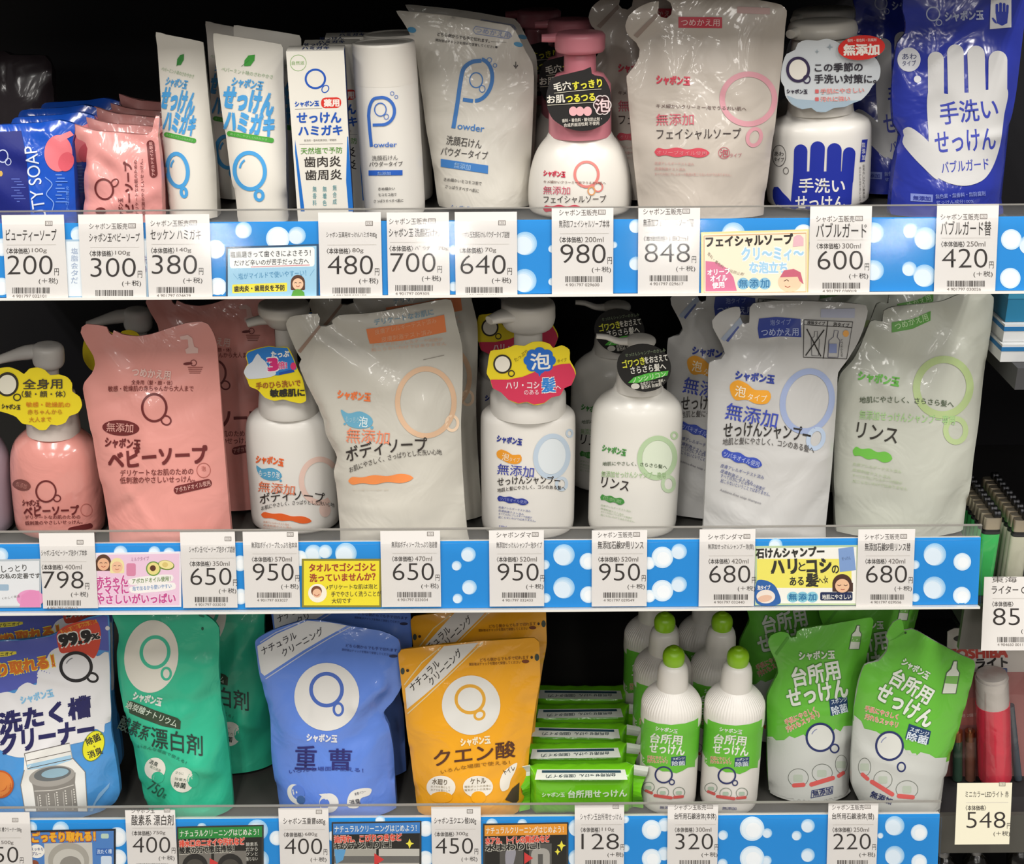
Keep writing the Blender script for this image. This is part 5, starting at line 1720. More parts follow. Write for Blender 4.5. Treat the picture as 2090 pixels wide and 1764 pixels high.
# ---- shampoo refill
S = pouch('refill_pouch', B4, [(220, 230), (215, 190), (260, 140), (330, 110), (380, 108), (388, 140), (376, 190), (410, 206), (436, 198), (442, 110), (462, 86), (600, 70), (800, 72), (1000, 80), (1140, 98), (1150, 130), (1130, 220), (1090, 320), (1030, 420), (972, 500), (965, 600), (955, 800), (930, 1100), (890, 1420), (880, 1540), (155, 1540), (160, 1420), (175, 1100), (190, 700), (200, 440), (268, 416), (290, 380), (268, 320)],
          1, .032, 5, .023, '#c6c5c3', 'film', top=.3, seed=61, wr=1.4, sharp=.3, folds=[(290, 330, 480, 620, 3.5, 11), (400, 560, 420, 860, 2, 6), (560, 330, 640, 520, -2.5, 9), (1100, 160, 960, 480, -3, 9), (220, 1350, 420, 1150, -2.5, 14), (880, 1250, 700, 1450, -2.5, 12)])
P = Print(S, B4)
P.p([(385, 170), (400, 205), (290, 315), (268, 300)], '#a8b4c8', 1)
P.p([(300, 310), (312, 320), (380, 230), (372, 222)], '#4a5aa0', 1.5)
P.p([(498, 178), (600, 168), (748, 180), (752, 290), (620, 285), (498, 298), (490, 240)], '#34459a', 1)
P.t('泡タイプ', 565, 202, 690, 198, 34, '#8f9cd0', .01)
P.t('つめかえ用', 512, 262, 735, 258, 44, '#b9c4ea', .01)
P.p([(870, 120), (1075, 118), (1072, 175), (868, 172)], '#b4b8cc', 1)
P.l([(768, 185), (1062, 198), (1025, 420), (765, 410), (768, 185)], 5, '#33302e', 2)
P.l([(768, 215), (1058, 232)], 4, '#33302e', 2)
P.l([(912, 190), (885, 418)], 5, '#33302e', 2)
P.t('液体タイプ', 788, 202, 895, 208, 22, '#33302e', .02)
P.t('泡タイプ', 945, 212, 1040, 220, 24, '#33302e', .02)
P.l([(785, 240), (870, 405)], 7, '#2a2725', 3)
P.l([(890, 245), (778, 400)], 7, '#2a2725', 3)
P.l([(815, 400), (812, 300), (830, 285), (832, 255), (850, 255), (848, 290), (862, 305), (855, 402), (815, 400)], 4, '#6a6a6c', 2)
P.l([(912, 410), (918, 310), (945, 288), (950, 250), (975, 252), (968, 290), (985, 310), (972, 412), (912, 410)], 4, '#5a5a6c', 2)
P.r(920, 330, 965, 385, '#8a96c4', 1.4)
P.e(1020, 268, 18, 20, '#f0b060', 2)
P.vt('でつめかえる', 995, 300, 408, 14, '#4a4a4c', .0)
P.t(SOAP, 358, 516, 590, 545, 52, '#33449c', .06)
P.p([(325, 575), (370, 548), (430, 572), (470, 605), (555, 612), (570, 650), (545, 688), (480, 690), (420, 665), (360, 668), (330, 630)], '#eda534', 1, 6)
P.t('泡', 355, 612, 418, 620, 66, '#fbeed2', .01)
P.t('タイプ', 430, 648, 545, 660, 42, '#fbeed2', .0)
P.t('無添加', 300, 730, 608, 790, 100, '#3f4eb0', .008)
for i in range(4):
    P.e(310 + i * 22, 772 + i * 5, 6, 6, '#3f4eb0', 1)
P.t('せっけんシャンプー', 285, 850, 808, 885, 92, '#33302e', .015, bow=-20)
P.t('地肌と髪にやさしく、コシのある髪へ', 280, 920, 830, 970, 42, '#5a5654', .01, bow=-26)
P.ring(788, 675, 146, 182, 36, '#9dabce', .5, 14)
P.ring(840, 900, 44, 60, 26, '#b4c4da', .5, 20)
P.wavy(275, 982, 515, 1060, 62, '#3c50ae', 1)
P.t('ツバキオイル使用', 285, 990, 500, 1056, 34, '#a9b4e2', .01)
for i, (x1, s_, c_) in enumerate(((528, '皮膚アレルギーテスト済み', '#4f588c'), (462, '皮膚刺激テスト済み', '#4f588c'), (532, 'すべての方にアレルギーや刺激が', '#4f588c'), (565, '起こらないということではありません。', '#4f588c'))):
    P.t(s_, 268, 1060 + i * 30, x1, 1135 + i * 34, 24, c_, .0)
P.t('Additive-free soap shampoo', 262, 1208, 510, 1290, 18, '#7a7880')
sr = finish(S, 'refill_pouch', 'grey shampoo refill pouch with blue lettering and two bottle drawings', 'refill pouch', 'shampoo refills')
dup(sr, -.03, .062, 'dark shampoo refill in shade left behind the pouch with the bottle drawings', 0, 'shampoo refills', -3)

# ---- rinse refill
S = pouch('refill_pouch', B4, [(1165, 195), (1190, 185), (1236, 192), (1246, 130), (1300, 105), (1450, 90), (1600, 70), (1700, 30), (1880, 20), (1906, 50), (1892, 200), (1870, 350), (1840, 550), (1812, 800), (1775, 1000), (1760, 1150), (1715, 1420), (1702, 1540), (960, 1540), (955, 1420), (945, 1250), (940, 1150), (950, 850), (965, 600), (985, 505), (1060, 420), (1112, 325)],
          1, .055, 5, .028, '#c2c4b8', 'film', top=.3, seed=77, wr=1.4, sharp=.3, folds=[(1130, 280, 1390, 470, -4, 9), (1390, 470, 1560, 250, -3, 9), (1250, 330, 1300, 640, 4, 14), (1240, 560, 1360, 660, 2, 5), (1000, 1380, 1250, 1220, -2.5, 14), (1690, 1200, 1560, 1440, -2.5, 12)])
P = Print(S, B4)
GRL = '#6fba4a'
P.p([(1295, 200), (1420, 180), (1530, 132), (1528, 190), (1420, 240), (1296, 262)], '#5f9c48', 1)
P.t('つめかえ用', 1315, 230, 1512, 168, 42, '#b9d9a4', .01)
P.t(SOAP, 1095, 520, 1340, 560, 56, '#6ab84c', .06)
P.t('地肌にやさしく、さらさら髪へ', 1102, 668, 1668, 695, 38, '#54604a', .01, bow=-14)
P.t('無添加せっけんシャンプー専用', 1102, 756, 1675, 790, 56, '#a4cd8a', .008)
P.t('リンス', 1085, 845, 1330, 885, 92, '#3a3832', .012)
P.ring(1605, 590, 160, 168, 44, '#b0c38a', .5, 20)
P.ring(1680, 850, 60, 70, 32, '#b5c892', .5)
P.wavy(1062, 972, 1298, 1020, 66, GRL, 1)
for i, (x1, s_) in enumerate(((1355, '皮膚アレルギーテスト済み'), (1290, '皮膚刺激テスト済み'), (1358, 'すべての方にアレルギーや刺激が'), (1390, '起こらないわけではありません'))):
    P.t(s_, 1060, 1050 + i * 34, x1, 1100 + i * 34, 20, '#b8c6a4', .0)
rr = finish(S, 'refill_pouch', 'grey green rinse refill pouch with a green bar, rightmost on the middle shelf', 'refill pouch', 'rinse refills')
dup(rr, .02, .055, 'pale green rinse refill bulging out right behind the rightmost pouch', 0, 'rinse refills', 5)
dup(rr, -.042, .10, 'dark rinse refill hidden between the two front refill pouches', 0, 'rinse refills', 2)
# ================================================================== bottom shelf
# ---- washing tub cleaner pouch
S = pouch('refill_pouch', C1, [(-260, 320), (0, 300), (200, 290), (400, 260), (550, 190), (700, 120), (830, 90), (872, 100), (885, 400), (895, 1000), (940, 1250), (968, 1500), (930, 1580), (850, 1650), (830, 1760), (-180, 1760), (-240, 1500), (-250, 1000)],
          2, .04, 5, .028, '#4f9ade', 'film', top=.35, seed=81, wr=1.3, sharp=.3, folds=[(870, 620, 700, 1300, -2, 10), (940, 1300, 760, 1640, -3, 9)])
P = Print(S, C1)
P.p([(-235, 330), (0, 312), (200, 302), (400, 272), (550, 205), (700, 135), (825, 105), (860, 112), (872, 390), (800, 380), (600, 420), (420, 560), (300, 640), (150, 690), (0, 730), (-230, 740)], '#5a63b8', 0)
CL = '#e9e8ea'
P.p([(-200, 760), (-20, 730), (60, 715), (120, 725), (150, 680), (220, 640), (290, 660), (300, 560), (360, 480), (400, 400), (460, 362), (560, 350), (700, 380), (780, 430), (840, 395), (868, 400), (880, 700), (885, 950), (840, 970), (830, 1040), (760, 1010), (740, 1080), (640, 1120), (590, 1130), (400, 1180), (190, 1240), (60, 1220), (0, 1180), (-180, 1190)], CL, .5, 6)
P.p([(455, 250), (520, 190), (650, 150), (770, 145), (805, 230), (800, 330), (780, 400), (745, 450), (700, 420), (560, 400), (490, 405), (465, 350)], '#d8503c', 1.2, 6)
P.p([(480, 225), (640, 165), (770, 135), (778, 165), (640, 205), (500, 258)], '#e8a040', 1.6)
P.t('除菌効果', 500, 232, 770, 152, 34, '#d8432c', .02)
P.t('99.9', 478, 310, 720, 268, 90, '#2c2a2a', .07, edge='#efe9e0', ew=.06)
P.t('%', 724, 278, 796, 266, 44, '#2c2a2a', .04, edge='#efe9e0')
P.e(860, 206, 18, 18, '#e9e8ea', 2)
P.ring(608, 515, 122, 112, 26, '#2c2a2c', 2)
P.ring(608, 515, 82, 74, 9, '#8a8a90', 2, 0, 200, 250, 10)
P.ring(740, 600, 42, 34, 18, '#2c2a2c', 2, 20)
P.p([(-60, 398), (60, 390), (130, 392), (132, 412), (60, 432), (-60, 440)], '#f0e04a', 1)
P.t('イヤなニオイ', -110, 425, 105, 408, 30, '#4a4440', .02)
P.t('ごっそり', -330, 575, -8, 545, 100, '#e8862c', .07, edge='#f3e04a')
P.t('り取れる！', -10, 545, 430, 468, 96, '#d8762c', .07, edge='#f3e04a')
P.t(SOAP, 165, 785, 425, 722, 62, '#8cc4e8', .06)
P.t('洗たく槽', -5, 975, 722, 825, 165, '#2b2a5e', .055, shear=.12)
P.t('クリーナー', 5, 1130, 748, 1010, 165, '#2b2a5e', .06, shear=.12)
P.e(748, 1148, 84, 128, '#7a8a2a', 1.4, 20)
P.e(748, 1148, 78, 122, '#f0ea30', 1.7, 20)
P.t('除菌', 690, 1120, 800, 1072, 60, '#3a3a32', .025)
P.t('＋', 745, 1156, 765, 1150, 26, '#3a3a32', .02)
P.t('消臭', 705, 1225, 815, 1180, 58, '#3a3a32', .025)
# drawn washing machine with its steel drum
P.p([(195, 1210), (560, 1130), (580, 1245), (680, 1360), (700, 1672), (200, 1672), (165, 1470), (190, 1360)], '#ecebe6', 1)
P.l([(195, 1210), (555, 1125), (578, 1250), (220, 1330), (195, 1210)], 6, '#5c5650', 2)
P.l([(205, 1270), (565, 1190)], 5, '#5c5650', 2)
P.l([(580, 1245), (680, 1355), (700, 1672)], 6, '#8a847c', 2)
P.l([(195, 1340), (165, 1460), (200, 1672)], 6, '#8a847c', 2)
P.p([(210, 1300), (570, 1220), (572, 1260), (400, 1320), (220, 1340)], '#a8d0ea', 1.5)
P.p([(240, 1400), (605, 1360), (600, 1440), (625, 1672), (290, 1672), (265, 1480)], '#8a8680', 2.2)
P.e(415, 1390, 185, 82, '#a4a09a', 2.6, -8)
P.e(420, 1372, 150, 56, '#6a6e70', 3, -8)
P.e(440, 1365, 110, 36, '#94b4c4', 3.4, -8)
P.l([(275, 1510), (440, 1500), (590, 1460)], 7, '#d0ccc4', 3, 4)
for i in range(5):
    x = 300 + i * 68
    P.l([(x, 1550 - i * 12), (x + 12, 1660)], 5, '#c9c5be', 3)
    for j in range(6):
        P.e(x + 18 + j * 2, 1545 - i * 12 + j * 20, 6, 6, '#e2ded6', 3)
P.e(0, 1455, 110, 112, '#c8622c', 2)
P.e(0, 1455, 96, 98, '#e08a44', 2.4)
P.p([(715, 1672), (790, 1530), (880, 1440), (870, 1480), (770, 1600), (740, 1672)], '#8cb8e0', 1)
tub = finish(S, 'refill_pouch', 'blue and white washing tub cleaner pouch reading 99.9, cut by the left edge', 'cleaner pouch', 'washing tub cleaners')
dup(tub, -.012, .055, 'dim washing tub cleaner behind the pouch reading 99.9', 0, 'washing tub cleaners')

# ---- teal bleach pouch
TL = '#34bd94'
DK = '#2c4038'
S = pouch('refill_pouch', C1, [(888, 66), (1000, 58), (1300, 60), (1600, 72), (1700, 130), (1752, 195), (1758, 500), (1772, 780), (1800, 900), (1832, 1150), (1860, 1450), (1872, 1640), (1876, 1760), (1240, 1760), (1200, 1600), (1130, 1400), (1090, 1200), (1040, 1000), (985, 760), (950, 600), (943, 400), (955, 250), (905, 110)],
          2, .042, 5, .03, TL, 'matte_film', top=.4, seed=90, wr=2.2, sharp=.3, folds=[(1690, 190, 1330, 860, -4, 10), (1720, 700, 1500, 1000, -3, 8), (1800, 1080, 1560, 1260, 3, 9), (1830, 1300, 1650, 1500, -3, 8), (1120, 1200, 1300, 1560, -2, 9)])
P = Print(S, C1)
P.e(1210, 432, 216, 292, '#e6e2d6', .6, 6, 44)
P.ring(1240, 398, 110, 122, 28, '#46c09c', 1.4, 8)
P.ring(1330, 570, 36, 46, 20, '#46c09c', 1.4)
P.t(SOAP, 1068, 745, 1292, 800, 66, '#e6ede6', .06)
P.p([(1020, 788), (1060, 790), (1240, 862), (1420, 925), (1446, 950), (1442, 1015), (1300, 990), (1140, 930), (1035, 885)], '#3a4a38', .8)
P.t('過炭酸ナトリウム', 1010, 812, 1415, 975, 58, '#c9d6c4', .015)
P.t('酸素系', 960, 955, 1190, 1060, 120, DK, .012)
P.t('漂白剤', 1208, 1075, 1620, 1150, 160, DK, .012, shear=-.2)
P.t('いろんな場面で使える！', 1100, 1150, 1490, 1285, 26, '#2a7a62', .01, bow=-22)
for (cx, cy, r_) in ((1240, 1330, 84), (1460, 1420, 96)):
    P.e(cx, cy, r_, r_ * 1.05, '#e9e6da', .8)
P.e(1262, 1400, 50, 46, TL, 1.2)
P.e(1545, 1420, 46, 62, TL, 1.2)
P.t('消臭', 1195, 1270, 1262, 1300, 36, DK, .01)
P.t('強力消臭', 1200, 1310, 1285, 1350, 24, '#7a8a7a')
P.t('さらに', 1405, 1360, 1470, 1372, 20, '#6a7a6a')
P.t('除菌力', 1400, 1410, 1490, 1424, 24, '#6a7a6a')
P.t('除菌', 1395, 1455, 1485, 1470, 44, DK, .02)
P.t('750', 1195, 1455, 1300, 1530, 84, '#2a5a48', .0)
P.t('g', 1302, 1545, 1325, 1555, 34, '#2a5a48', .0)
P.e(1612, 108, 26, 9, '#1f7a60', 1, 20)
P.e(1620, 210, 10, 14, '#1f5a48', 1)
tb = finish(S, 'refill_pouch', 'bright teal bleach pouch with a cream oval, at the front', 'cleaner pouch', 'teal bleach pouches')
dup(tb, .032, .075, 'dark teal bleach pouch between the bright teal pouch and the blue one', 0, 'teal bleach pouches')

# ---- blue baking soda pouch
S = pouch('refill_pouch', C2, [(400, 300), (560, 208), (810, 136), (1000, 150), (1200, 190), (1400, 222), (1540, 290), (1562, 400), (1572, 560), (1560, 680), (1500, 780), (1425, 870), (1470, 980), (1500, 1150), (1515, 1400), (1530, 1620), (1530, 1750), (625, 1750), (605, 1600), (562, 1400), (530, 1200), (520, 900), (470, 700), (430, 550), (410, 420)],
          2, .042, 6, .032, '#638ae2', 'film', top=.35, seed=101, wr=1.8, sharp=.25, folds=[(1540, 700, 1220, 980, -5, 9), (1430, 500, 1400, 640, 3, 6), (1400, 650, 1240, 770, 3, 6), (540, 1000, 700, 1250, -3, 12), (1480, 1150, 1380, 1480, -2.5, 10)])
P = Print(S, C2)
P.p([(412, 350), (560, 256), (812, 146), (990, 160), (1130, 185), (940, 290), (780, 385), (470, 588), (440, 560), (420, 430)], '#e2e2e2', .5)
P.l([(435, 320), (560, 240), (795, 138)], 8, '#c6cde4', .7)
P.l([(478, 612), (800, 400), (1000, 280), (1160, 195)], 8, '#c6cde4', .7)
P.t('ナチュラル', 448, 395, 722, 258, 56, '#38363e', .01, shear=.1)
P.t('クリーニング', 610, 410, 935, 222, 60, '#38363e', .01, shear=.1)
P.t('どちら側からでも手で切れます', 1120, 345, 1530, 385, 26, '#2f3f80', .01)
P.t('開封後はチャックを閉めて保管してください', 1090, 378, 1480, 420, 20, '#2f3f80', .0)
P.e(1500, 430, 34, 12, '#2f3558', 1)
P.e(968, 755, 260, 272, '#e2e0dc', .5, 0, 44)
P.ring(966, 698, 124, 128, 30, '#4d6cbc', 1.2)
P.ring(1060, 855, 36, 48, 20, '#4d6cbc', 1.2)
P.t(SOAP, 808, 1080, 1050, 1092, 60, '#e6e8ee', .06)
P.t('重', 715, 1240, 885, 1245, 190, '#2f2f72', .012)
P.t('曹', 985, 1255, 1168, 1258, 170, '#2f2f72', .012)
P.t('いろんな場面で使える！', 665, 1355, 1260, 1345, 34, '#3a4a98', .01, bow=-20)
P.e(720, 1535, 62, 86, '#e6e4de', .6, -30)
P.e(738, 1520, 50, 62, '#5f82d6', .9, -30)
P.e(760, 1580, 34, 34, '#46699e', 1.2)
P.e(985, 1605, 78, 78, '#e6e4de', .6)
P.e(950, 1610, 40, 40, '#5f82d6', .9)
P.p([(905, 1535), (960, 1528), (1020, 1550), (960, 1580)], '#e6e4de', 1)
P.p([(1130, 1590), (1160, 1520), (1230, 1490), (1325, 1492), (1310, 1540), (1240, 1570), (1220, 1640), (1140, 1640)], '#e6e4de', .6, 5)
P.t('重曹パワー', 1190, 1535, 1280, 1512, 22, '#5a5a66', .0)
P.t('消臭', 1150, 1605, 1235, 1590, 44, '#3a3a48', .015)
bk = finish(S, 'refill_pouch', 'blue baking soda pouch with a white disc, at the front', 'cleaner pouch', 'blue baking soda pouches')
dup(bk, .006, .06, 'blue baking soda pouch in shade behind the one with the white disc', 0, 'blue baking soda pouches')

# ---- orange citric acid pouch
OG = '#f2aa20'
BR2 = '#5a3626'
S = pouch('refill_pouch', C3, [(50, 410), (75, 376), (400, 332), (730, 302), (1000, 286), (1140, 281), (1175, 310), (1182, 450), (1185, 600), (1150, 800), (1122, 1000), (1102, 1150), (1080, 1400), (1050, 1560), (1010, 1620), (1000, 1750), (220, 1750), (200, 1590), (170, 1350), (120, 1000), (90, 750), (65, 550)],
          2, .036, 6, .03, OG, 'film', top=.3, seed=111, wr=1.5, sharp=.3, folds=[(1160, 600, 880, 800, -2.5, 8), (1090, 830, 980, 1100, -2.5, 8), (200, 1100, 300, 1500, -2.5, 10)])
P = Print(S, C3)
P.p([(415, 350), (690, 322), (640, 380), (420, 600), (260, 740), (120, 855), (105, 690)], '#e3e0da', .5)
P.l([(390, 358), (240, 480), (98, 660)], 9, '#ecd6a0', .7)
P.l([(725, 322), (450, 590), (280, 750), (125, 890)], 9, '#ecd6a0', .7)
P.t('ナチュラル', 150, 690, 372, 478, 58, '#3c3632', .01, shear=.1)
P.t('クリーニング', 300, 645, 548, 390, 62, '#3c3632', .01, shear=.1)
P.t('どちら側からでも手で切れます', 705, 462, 1095, 438, 28, '#7a4a1c', .01)
P.t('開封後はチャックを閉めて保管してください', 618, 496, 1030, 478, 24, '#7a4a1c', .01)
P.e(1068, 472, 30, 14, '#7a4020', 1)
P.e(1118, 440, 10, 12, '#4a3020', 1)
P.e(125, 545, 12, 12, '#4a3020', 1)
P.e(85, 550, 16, 26, '#3e4a44', 1)
P.e(1160, 440, 18, 28, '#3e4a44', 1)
P.e(633, 822, 234, 238, '#e2e0da', .5, 0, 44)
P.ring(625, 775, 112, 108, 26, '#e0a63a', 1.2)
P.ring(700, 900, 40, 34, 20, '#e0a63a', 1.2, -30)
P.t(SOAP, 550, 1120, 785, 1098, 62, '#f3e6c4', .06)
P.t('クエン酸', 335, 1250, 985, 1170, 130, BR2, .02, shear=.1)
P.t('いろんな場面で使える！', 390, 1358, 945, 1280, 32, '#9a6a20', .01, bow=-14)
P.e(392, 1478, 116, 92, '#eee8dc', .6)
P.e(395, 1560, 90, 46, OG, 1)
P.e(688, 1475, 120, 88, '#eee8dc', .6)
P.e(692, 1560, 60, 50, OG, 1)
P.p([(862, 1440), (900, 1350), (1000, 1282), (985, 1350), (950, 1420), (930, 1490), (880, 1510)], '#eee8dc', .6, 5)
P.t('水廻り', 322, 1432, 440, 1440, 46, '#5a4a30', .015)
P.t('ケトル', 628, 1432, 750, 1424, 46, '#5a4a30', .015)
P.t('トイレ', 898, 1360, 980, 1320, 42, '#5a4a30', .015)
for i in range(2):
    P.t('水アカを落として', 310, 1472 + i * 26, 465, 1482 + i * 26, 18, '#9a8a6a')
    P.t('電気ポットの洗浄に', 580, 1476 + i * 26, 795, 1466 + i * 26, 18, '#9a8a6a')
P.p([(905, 1580), (960, 1490), (1020, 1440), (1015, 1580), (990, 1610)], '#4a4030', .8)
og = finish(S, 'refill_pouch', 'bright orange citric acid pouch with a white disc, at the front', 'cleaner pouch', 'orange citric acid pouches')
dup(og, .008, .062, 'darker orange citric acid pouch behind the bright orange one', 0, 'orange citric acid pouches')

# ---- green soap bars
def soap_bar():
    Y0 = .022
    p0 = at(1092, 1640, Y0)
    p1 = at(1284, 1640, Y0)
    zs = SHELF[2] + .0006
    xc, hw = (p0[0] + p1[0]) / 2, (p1[0] - p0[0]) / 2
    hgt, dep = .047, .03
    fr = Frame((xc, Y0, zs), 0, 0)
    root = empty('soap_bar_pack', fr.O)
    mb = MB()
    G, WH = '#72c81f', '#dfe4da'
    # soft-edged bar: rounded section lofted along x, ends pinched into flat fins
    n = 40
    R, cols = [], []
    xs = np.concatenate([np.linspace(-1, -.9, 4), np.linspace(-.86, .86, 12), np.linspace(.9, 1, 4)])
    for t in xs:
        a = np.linspace(0, 2 * math.pi, n, endpoint=False)
        k = 1 if abs(t) < .87 else max(.10, 1 - (abs(t) - .87) / .1)
        c, s_ = np.cos(a), np.sin(a)
        e = .45
        yy = np.sign(c) * np.abs(c) ** e * dep / 2 * k
        zz = np.sign(s_) * np.abs(s_) ** e * hgt / 2
        zz = zz * (1 if abs(t) < .87 else 1.0 + .12 * (abs(t) - .87) / .13) + hgt / 2
        zz = np.maximum(zz, 0)
        zz = zz + np.where(zz > hgt * .8, .003 * abs(t) ** 6, 0) + .0006 * math.sin(t * 23)
        R.append(np.stack([xc + t * hw * 1.13 + 0 * a, Y0 + dep / 2 + yy, zs + zz], 1))
    R = [r[::-1] for r in R]
    mb.rings(R, G, 'gloss')
    # printed pale band along the top and back, and the lettering
    ft = Frame((xc, Y0, zs + hgt), 0, 0)
    ft.V, ft.N = -ft.N, ft.V
    top = Surf(ft, lambda u, v: 0 * u + .0012, mb)
    P = Print(top, C4, 'ink', 8)
    P.p([(140, 1320), (835, 1320), (855, 1400), (122, 1400)], WH, 0)
    P.p([(178, 1326), (800, 1326), (804, 1346), (178, 1346)], '#2c4a5a', 1)
    P.t('台所用せっけん（固形タイプ）', 760, 1362, 210, 1374, 26, '#3a4a50', .02)
    ff = Surf(Frame((xc, Y0, zs), 0, 0), lambda u, v: 0 * u + .0012, mb)
    P = Print(ff, C4, 'ink', 8)
    P.t(SOAP, 180, 1520, 358, 1520, 36, '#d6e6c8', .04)
    P.t('台所用せっけん', 385, 1516, 848, 1506, 58, '#dfe8d6', .035)
    P.l([(180, 1600), (800, 1596)], 6, '#2c4a5a', 1)
    mb.build('wrapper', fr.O, root)
    # crimped end fins stand as children
    for sgn in (-1, 1):
        m2 = MB()
        pts, prof = [], []
        m = 12
        for i in range(m + 1):
            z = zs + .002 + (hgt + .006) * i / m
            w = .011 + .003 * (i / m) ** 2 - .004 * math.exp(-((i / m - .45) / .2) ** 2)
            x0 = xc + sgn * hw * 1.10
            x1 = x0 + sgn * w
            off = .0015 * math.sin(i * .9 + sgn)
            pts.append([(x0, Y0 + dep / 2 - .004 + off, z), (x1, Y0 + dep / 2 - .007 + off * 1.6, z), (x1, Y0 + dep / 2 - .0062 + off * 1.6, z), (x0, Y0 + dep / 2 - .0028 + off, z)])
        V = np.array(pts).reshape(-1, 3)
        F_, cs = [], []
        for i in range(m):
            for j in range(4):
                q = (i * 4 + j, i * 4 + (j + 1) % 4, i * 4 + 4 + (j + 1) % 4, i * 4 + 4 + j)
                F_.append(q if sgn > 0 else q[::-1])
                cs.append(WH if i > m - 4 or j == 1 else G)
        F_ += [(0, 1, 2, 3), (m * 4 + 3, m * 4 + 2, m * 4 + 1, m * 4)]
        cs += [G, WH]
        m2.add(V, F_, cs, 'gloss', False)
        m2.build('end_fin', fr.O, root)
    return root
bar = soap_bar()
tag(bar, 'front green wrapped kitchen soap bar, nearest the shelf edge', 'soap', 'green soap bars')
for i, (dx, n, rz) in enumerate(((-.004, 'second', 1.5), (-.002, 'third', -2), (.004, 'fourth', 1), (.006, 'fifth and hindmost', -1))):
    dup(bar, dx, .0345 * (i + 1), '%s green wrapped soap bar back from the shelf edge' % n, .0, 'green soap bars', rz)

# ---- green capped squeeze bottles
def squeeze(ox):
    """ox = picture offset of the whole bottle in crop units"""
    T = Turned(C4, (1222, 380), (1165, 1570), 2, .05)
    root = empty('squeeze_bottle', T.fr.O)
    mb = MB()
    pr = T.prof([(650, 118), (690, 165), (740, 212), (790, 234), (850, 240), (910, 238), (960, 232), (1200, 228), (1570, 222), (1680, 214)], .003)
    pr = T.foot(pr)
    v0, v1 = T.vr(815, 1)[0], T.vr(658, 1)[0]
    fl = lambda v: .03 * max(0, min(1, (v - v0) / .006, (v1 - v) / .004))
    g0, g1 = T.vr(1168, 1)[0], T.vr(905, 1)[0]      # the green film is shrunk right round the bottle
    pr = np.array(sorted([tuple(x) for x in pr] + [(g0, np.interp(g0, pr[:, 0], pr[:, 1])), (g1, np.interp(g1, pr[:, 0], pr[:, 1]))]))
    bands = ['#6cc23c' if g0 - 1e-6 <= (a[0] + b[0]) / 2 <= g1 + 1e-6 else '#ebe7e0' for a, b in zip(pr[:-1], pr[1:])]
    T.lathe(mb, [tuple(x) for x in pr], bands, 'plastic', 1, 2, 288, True, True, fl, 60)
    S = T.surf(mb, pr)
    P = Print(S, C4, 'ink', 8)
    G = '#6cc23c'
    P.p([(986, 912), (1016, 932), (1090, 956), (1200, 968), (1310, 956), (1384, 932), (1414, 912), (1410, 1000), (1398, 1150), (1386, 1300), (1370, 1300), (1330, 1305), (1290, 1330), (1240, 1350), (1180, 1335), (1130, 1335), (1080, 1310), (1040, 1290), (1000, 1290), (970, 1255), (974, 1100), (982, 1000)], G, 0)
    P.t(SOAP, 1076, 995, 1250, 1020, 34, '#e9efe2', .04)
    P.t('台所用', 1035, 1070, 1285, 1088, 74, '#eef0e6', .03, shear=.05)
    P.t('せっけん', 1030, 1148, 1305, 1172, 74, '#eef0e6', .035)
    P.t('手肌にやさしく', 1010, 1222, 1160, 1232, 26, '#e08a5a', .02, edge='#efe6d6')
    P.t('汚れもスッキリ', 1010, 1252, 1170, 1260, 26, '#e08a5a', .02, edge='#efe6d6')
    P.p([(1200, 1222), (1315, 1212), (1312, 1285), (1196, 1292)], '#2c4470', 1)
    P.t('スポンジ', 1212, 1238, 1305, 1230, 20, '#d6e0ea', .02)
    P.t('除菌', 1206, 1274, 1308, 1268, 38, '#d6e0ea', .02)
    P.ring(1140, 1362, 66, 62, 13, '#343a6a', 1)
    P.ring(1205, 1420, 20, 20, 9, '#343a6a', 1)
    for (x, y) in ((1020, 1460), (1134, 1500), (1262, 1500)):
        P.ring(x, y, 46, 40, 4, '#6a7a6a', 1)
        P.r(x - 24, y - 10, x + 22, y + 18, '#b4c8b4', 1, 8)
    P.cap(1000, 1488, 1044, 1506, 22, '#d8605c', 2)
    P.cap(1070, 1526, 1200, 1544, 24, '#d8605c', 2)
    P.cap(1225, 1540, 1290, 1534, 22, '#d8605c', 2)
    P.t('無添加', 1110, 1620, 1220, 1622, 22, '#5a5a8a', .03)
    mb.build('body', T.fr.O, root)
    mb = MB()
    T.lathe(mb, T.prof([(690, 125), (655, 126), (540, 120), (505, 112), (480, 98), (470, 60)]), '#eae6df')
    mb.build('neck', T.fr.O, root)
    mb = MB()
    T.lathe(mb, T.prof([(505, 60), (492, 72), (460, 84), (425, 88), (395, 82), (370, 62), (362, 42), (358, 36), (352, 34), (350, 20)], .002), '#92c81f', 'plastic', n=40)
    o = mb.build('cap', T.fr.O, root)
    o['label'] = 'round lime green cap'
    return root, T
sq, T = squeeze(0)
tag(sq, 'front left green capped squeeze bottle, next to the soap bars', 'squeeze bottle', 'green capped squeeze bottles')
pA = T.fr.O
bX = at(1485, 1634, .05)[0] - at(1361, 1634, .05)[0]
g = 'green capped squeeze bottles'
dup(sq, bX, -.002, 'front right green capped squeeze bottle, next to the green pouches', 0, g)
dup(sq, -.002, .063, 'second squeeze bottle back in the left column of green capped bottles', 0, g)
dup(sq, bX - .006, .063, 'second squeeze bottle back in the right column of green capped bottles', 0, g)
dup(sq, -.007, .126, 'third squeeze bottle in the left column, cap hidden by the shelf', 0, g)
dup(sq, bX - .012, .126, 'third squeeze bottle in the right column, cap hidden by the shelf', 0, g)

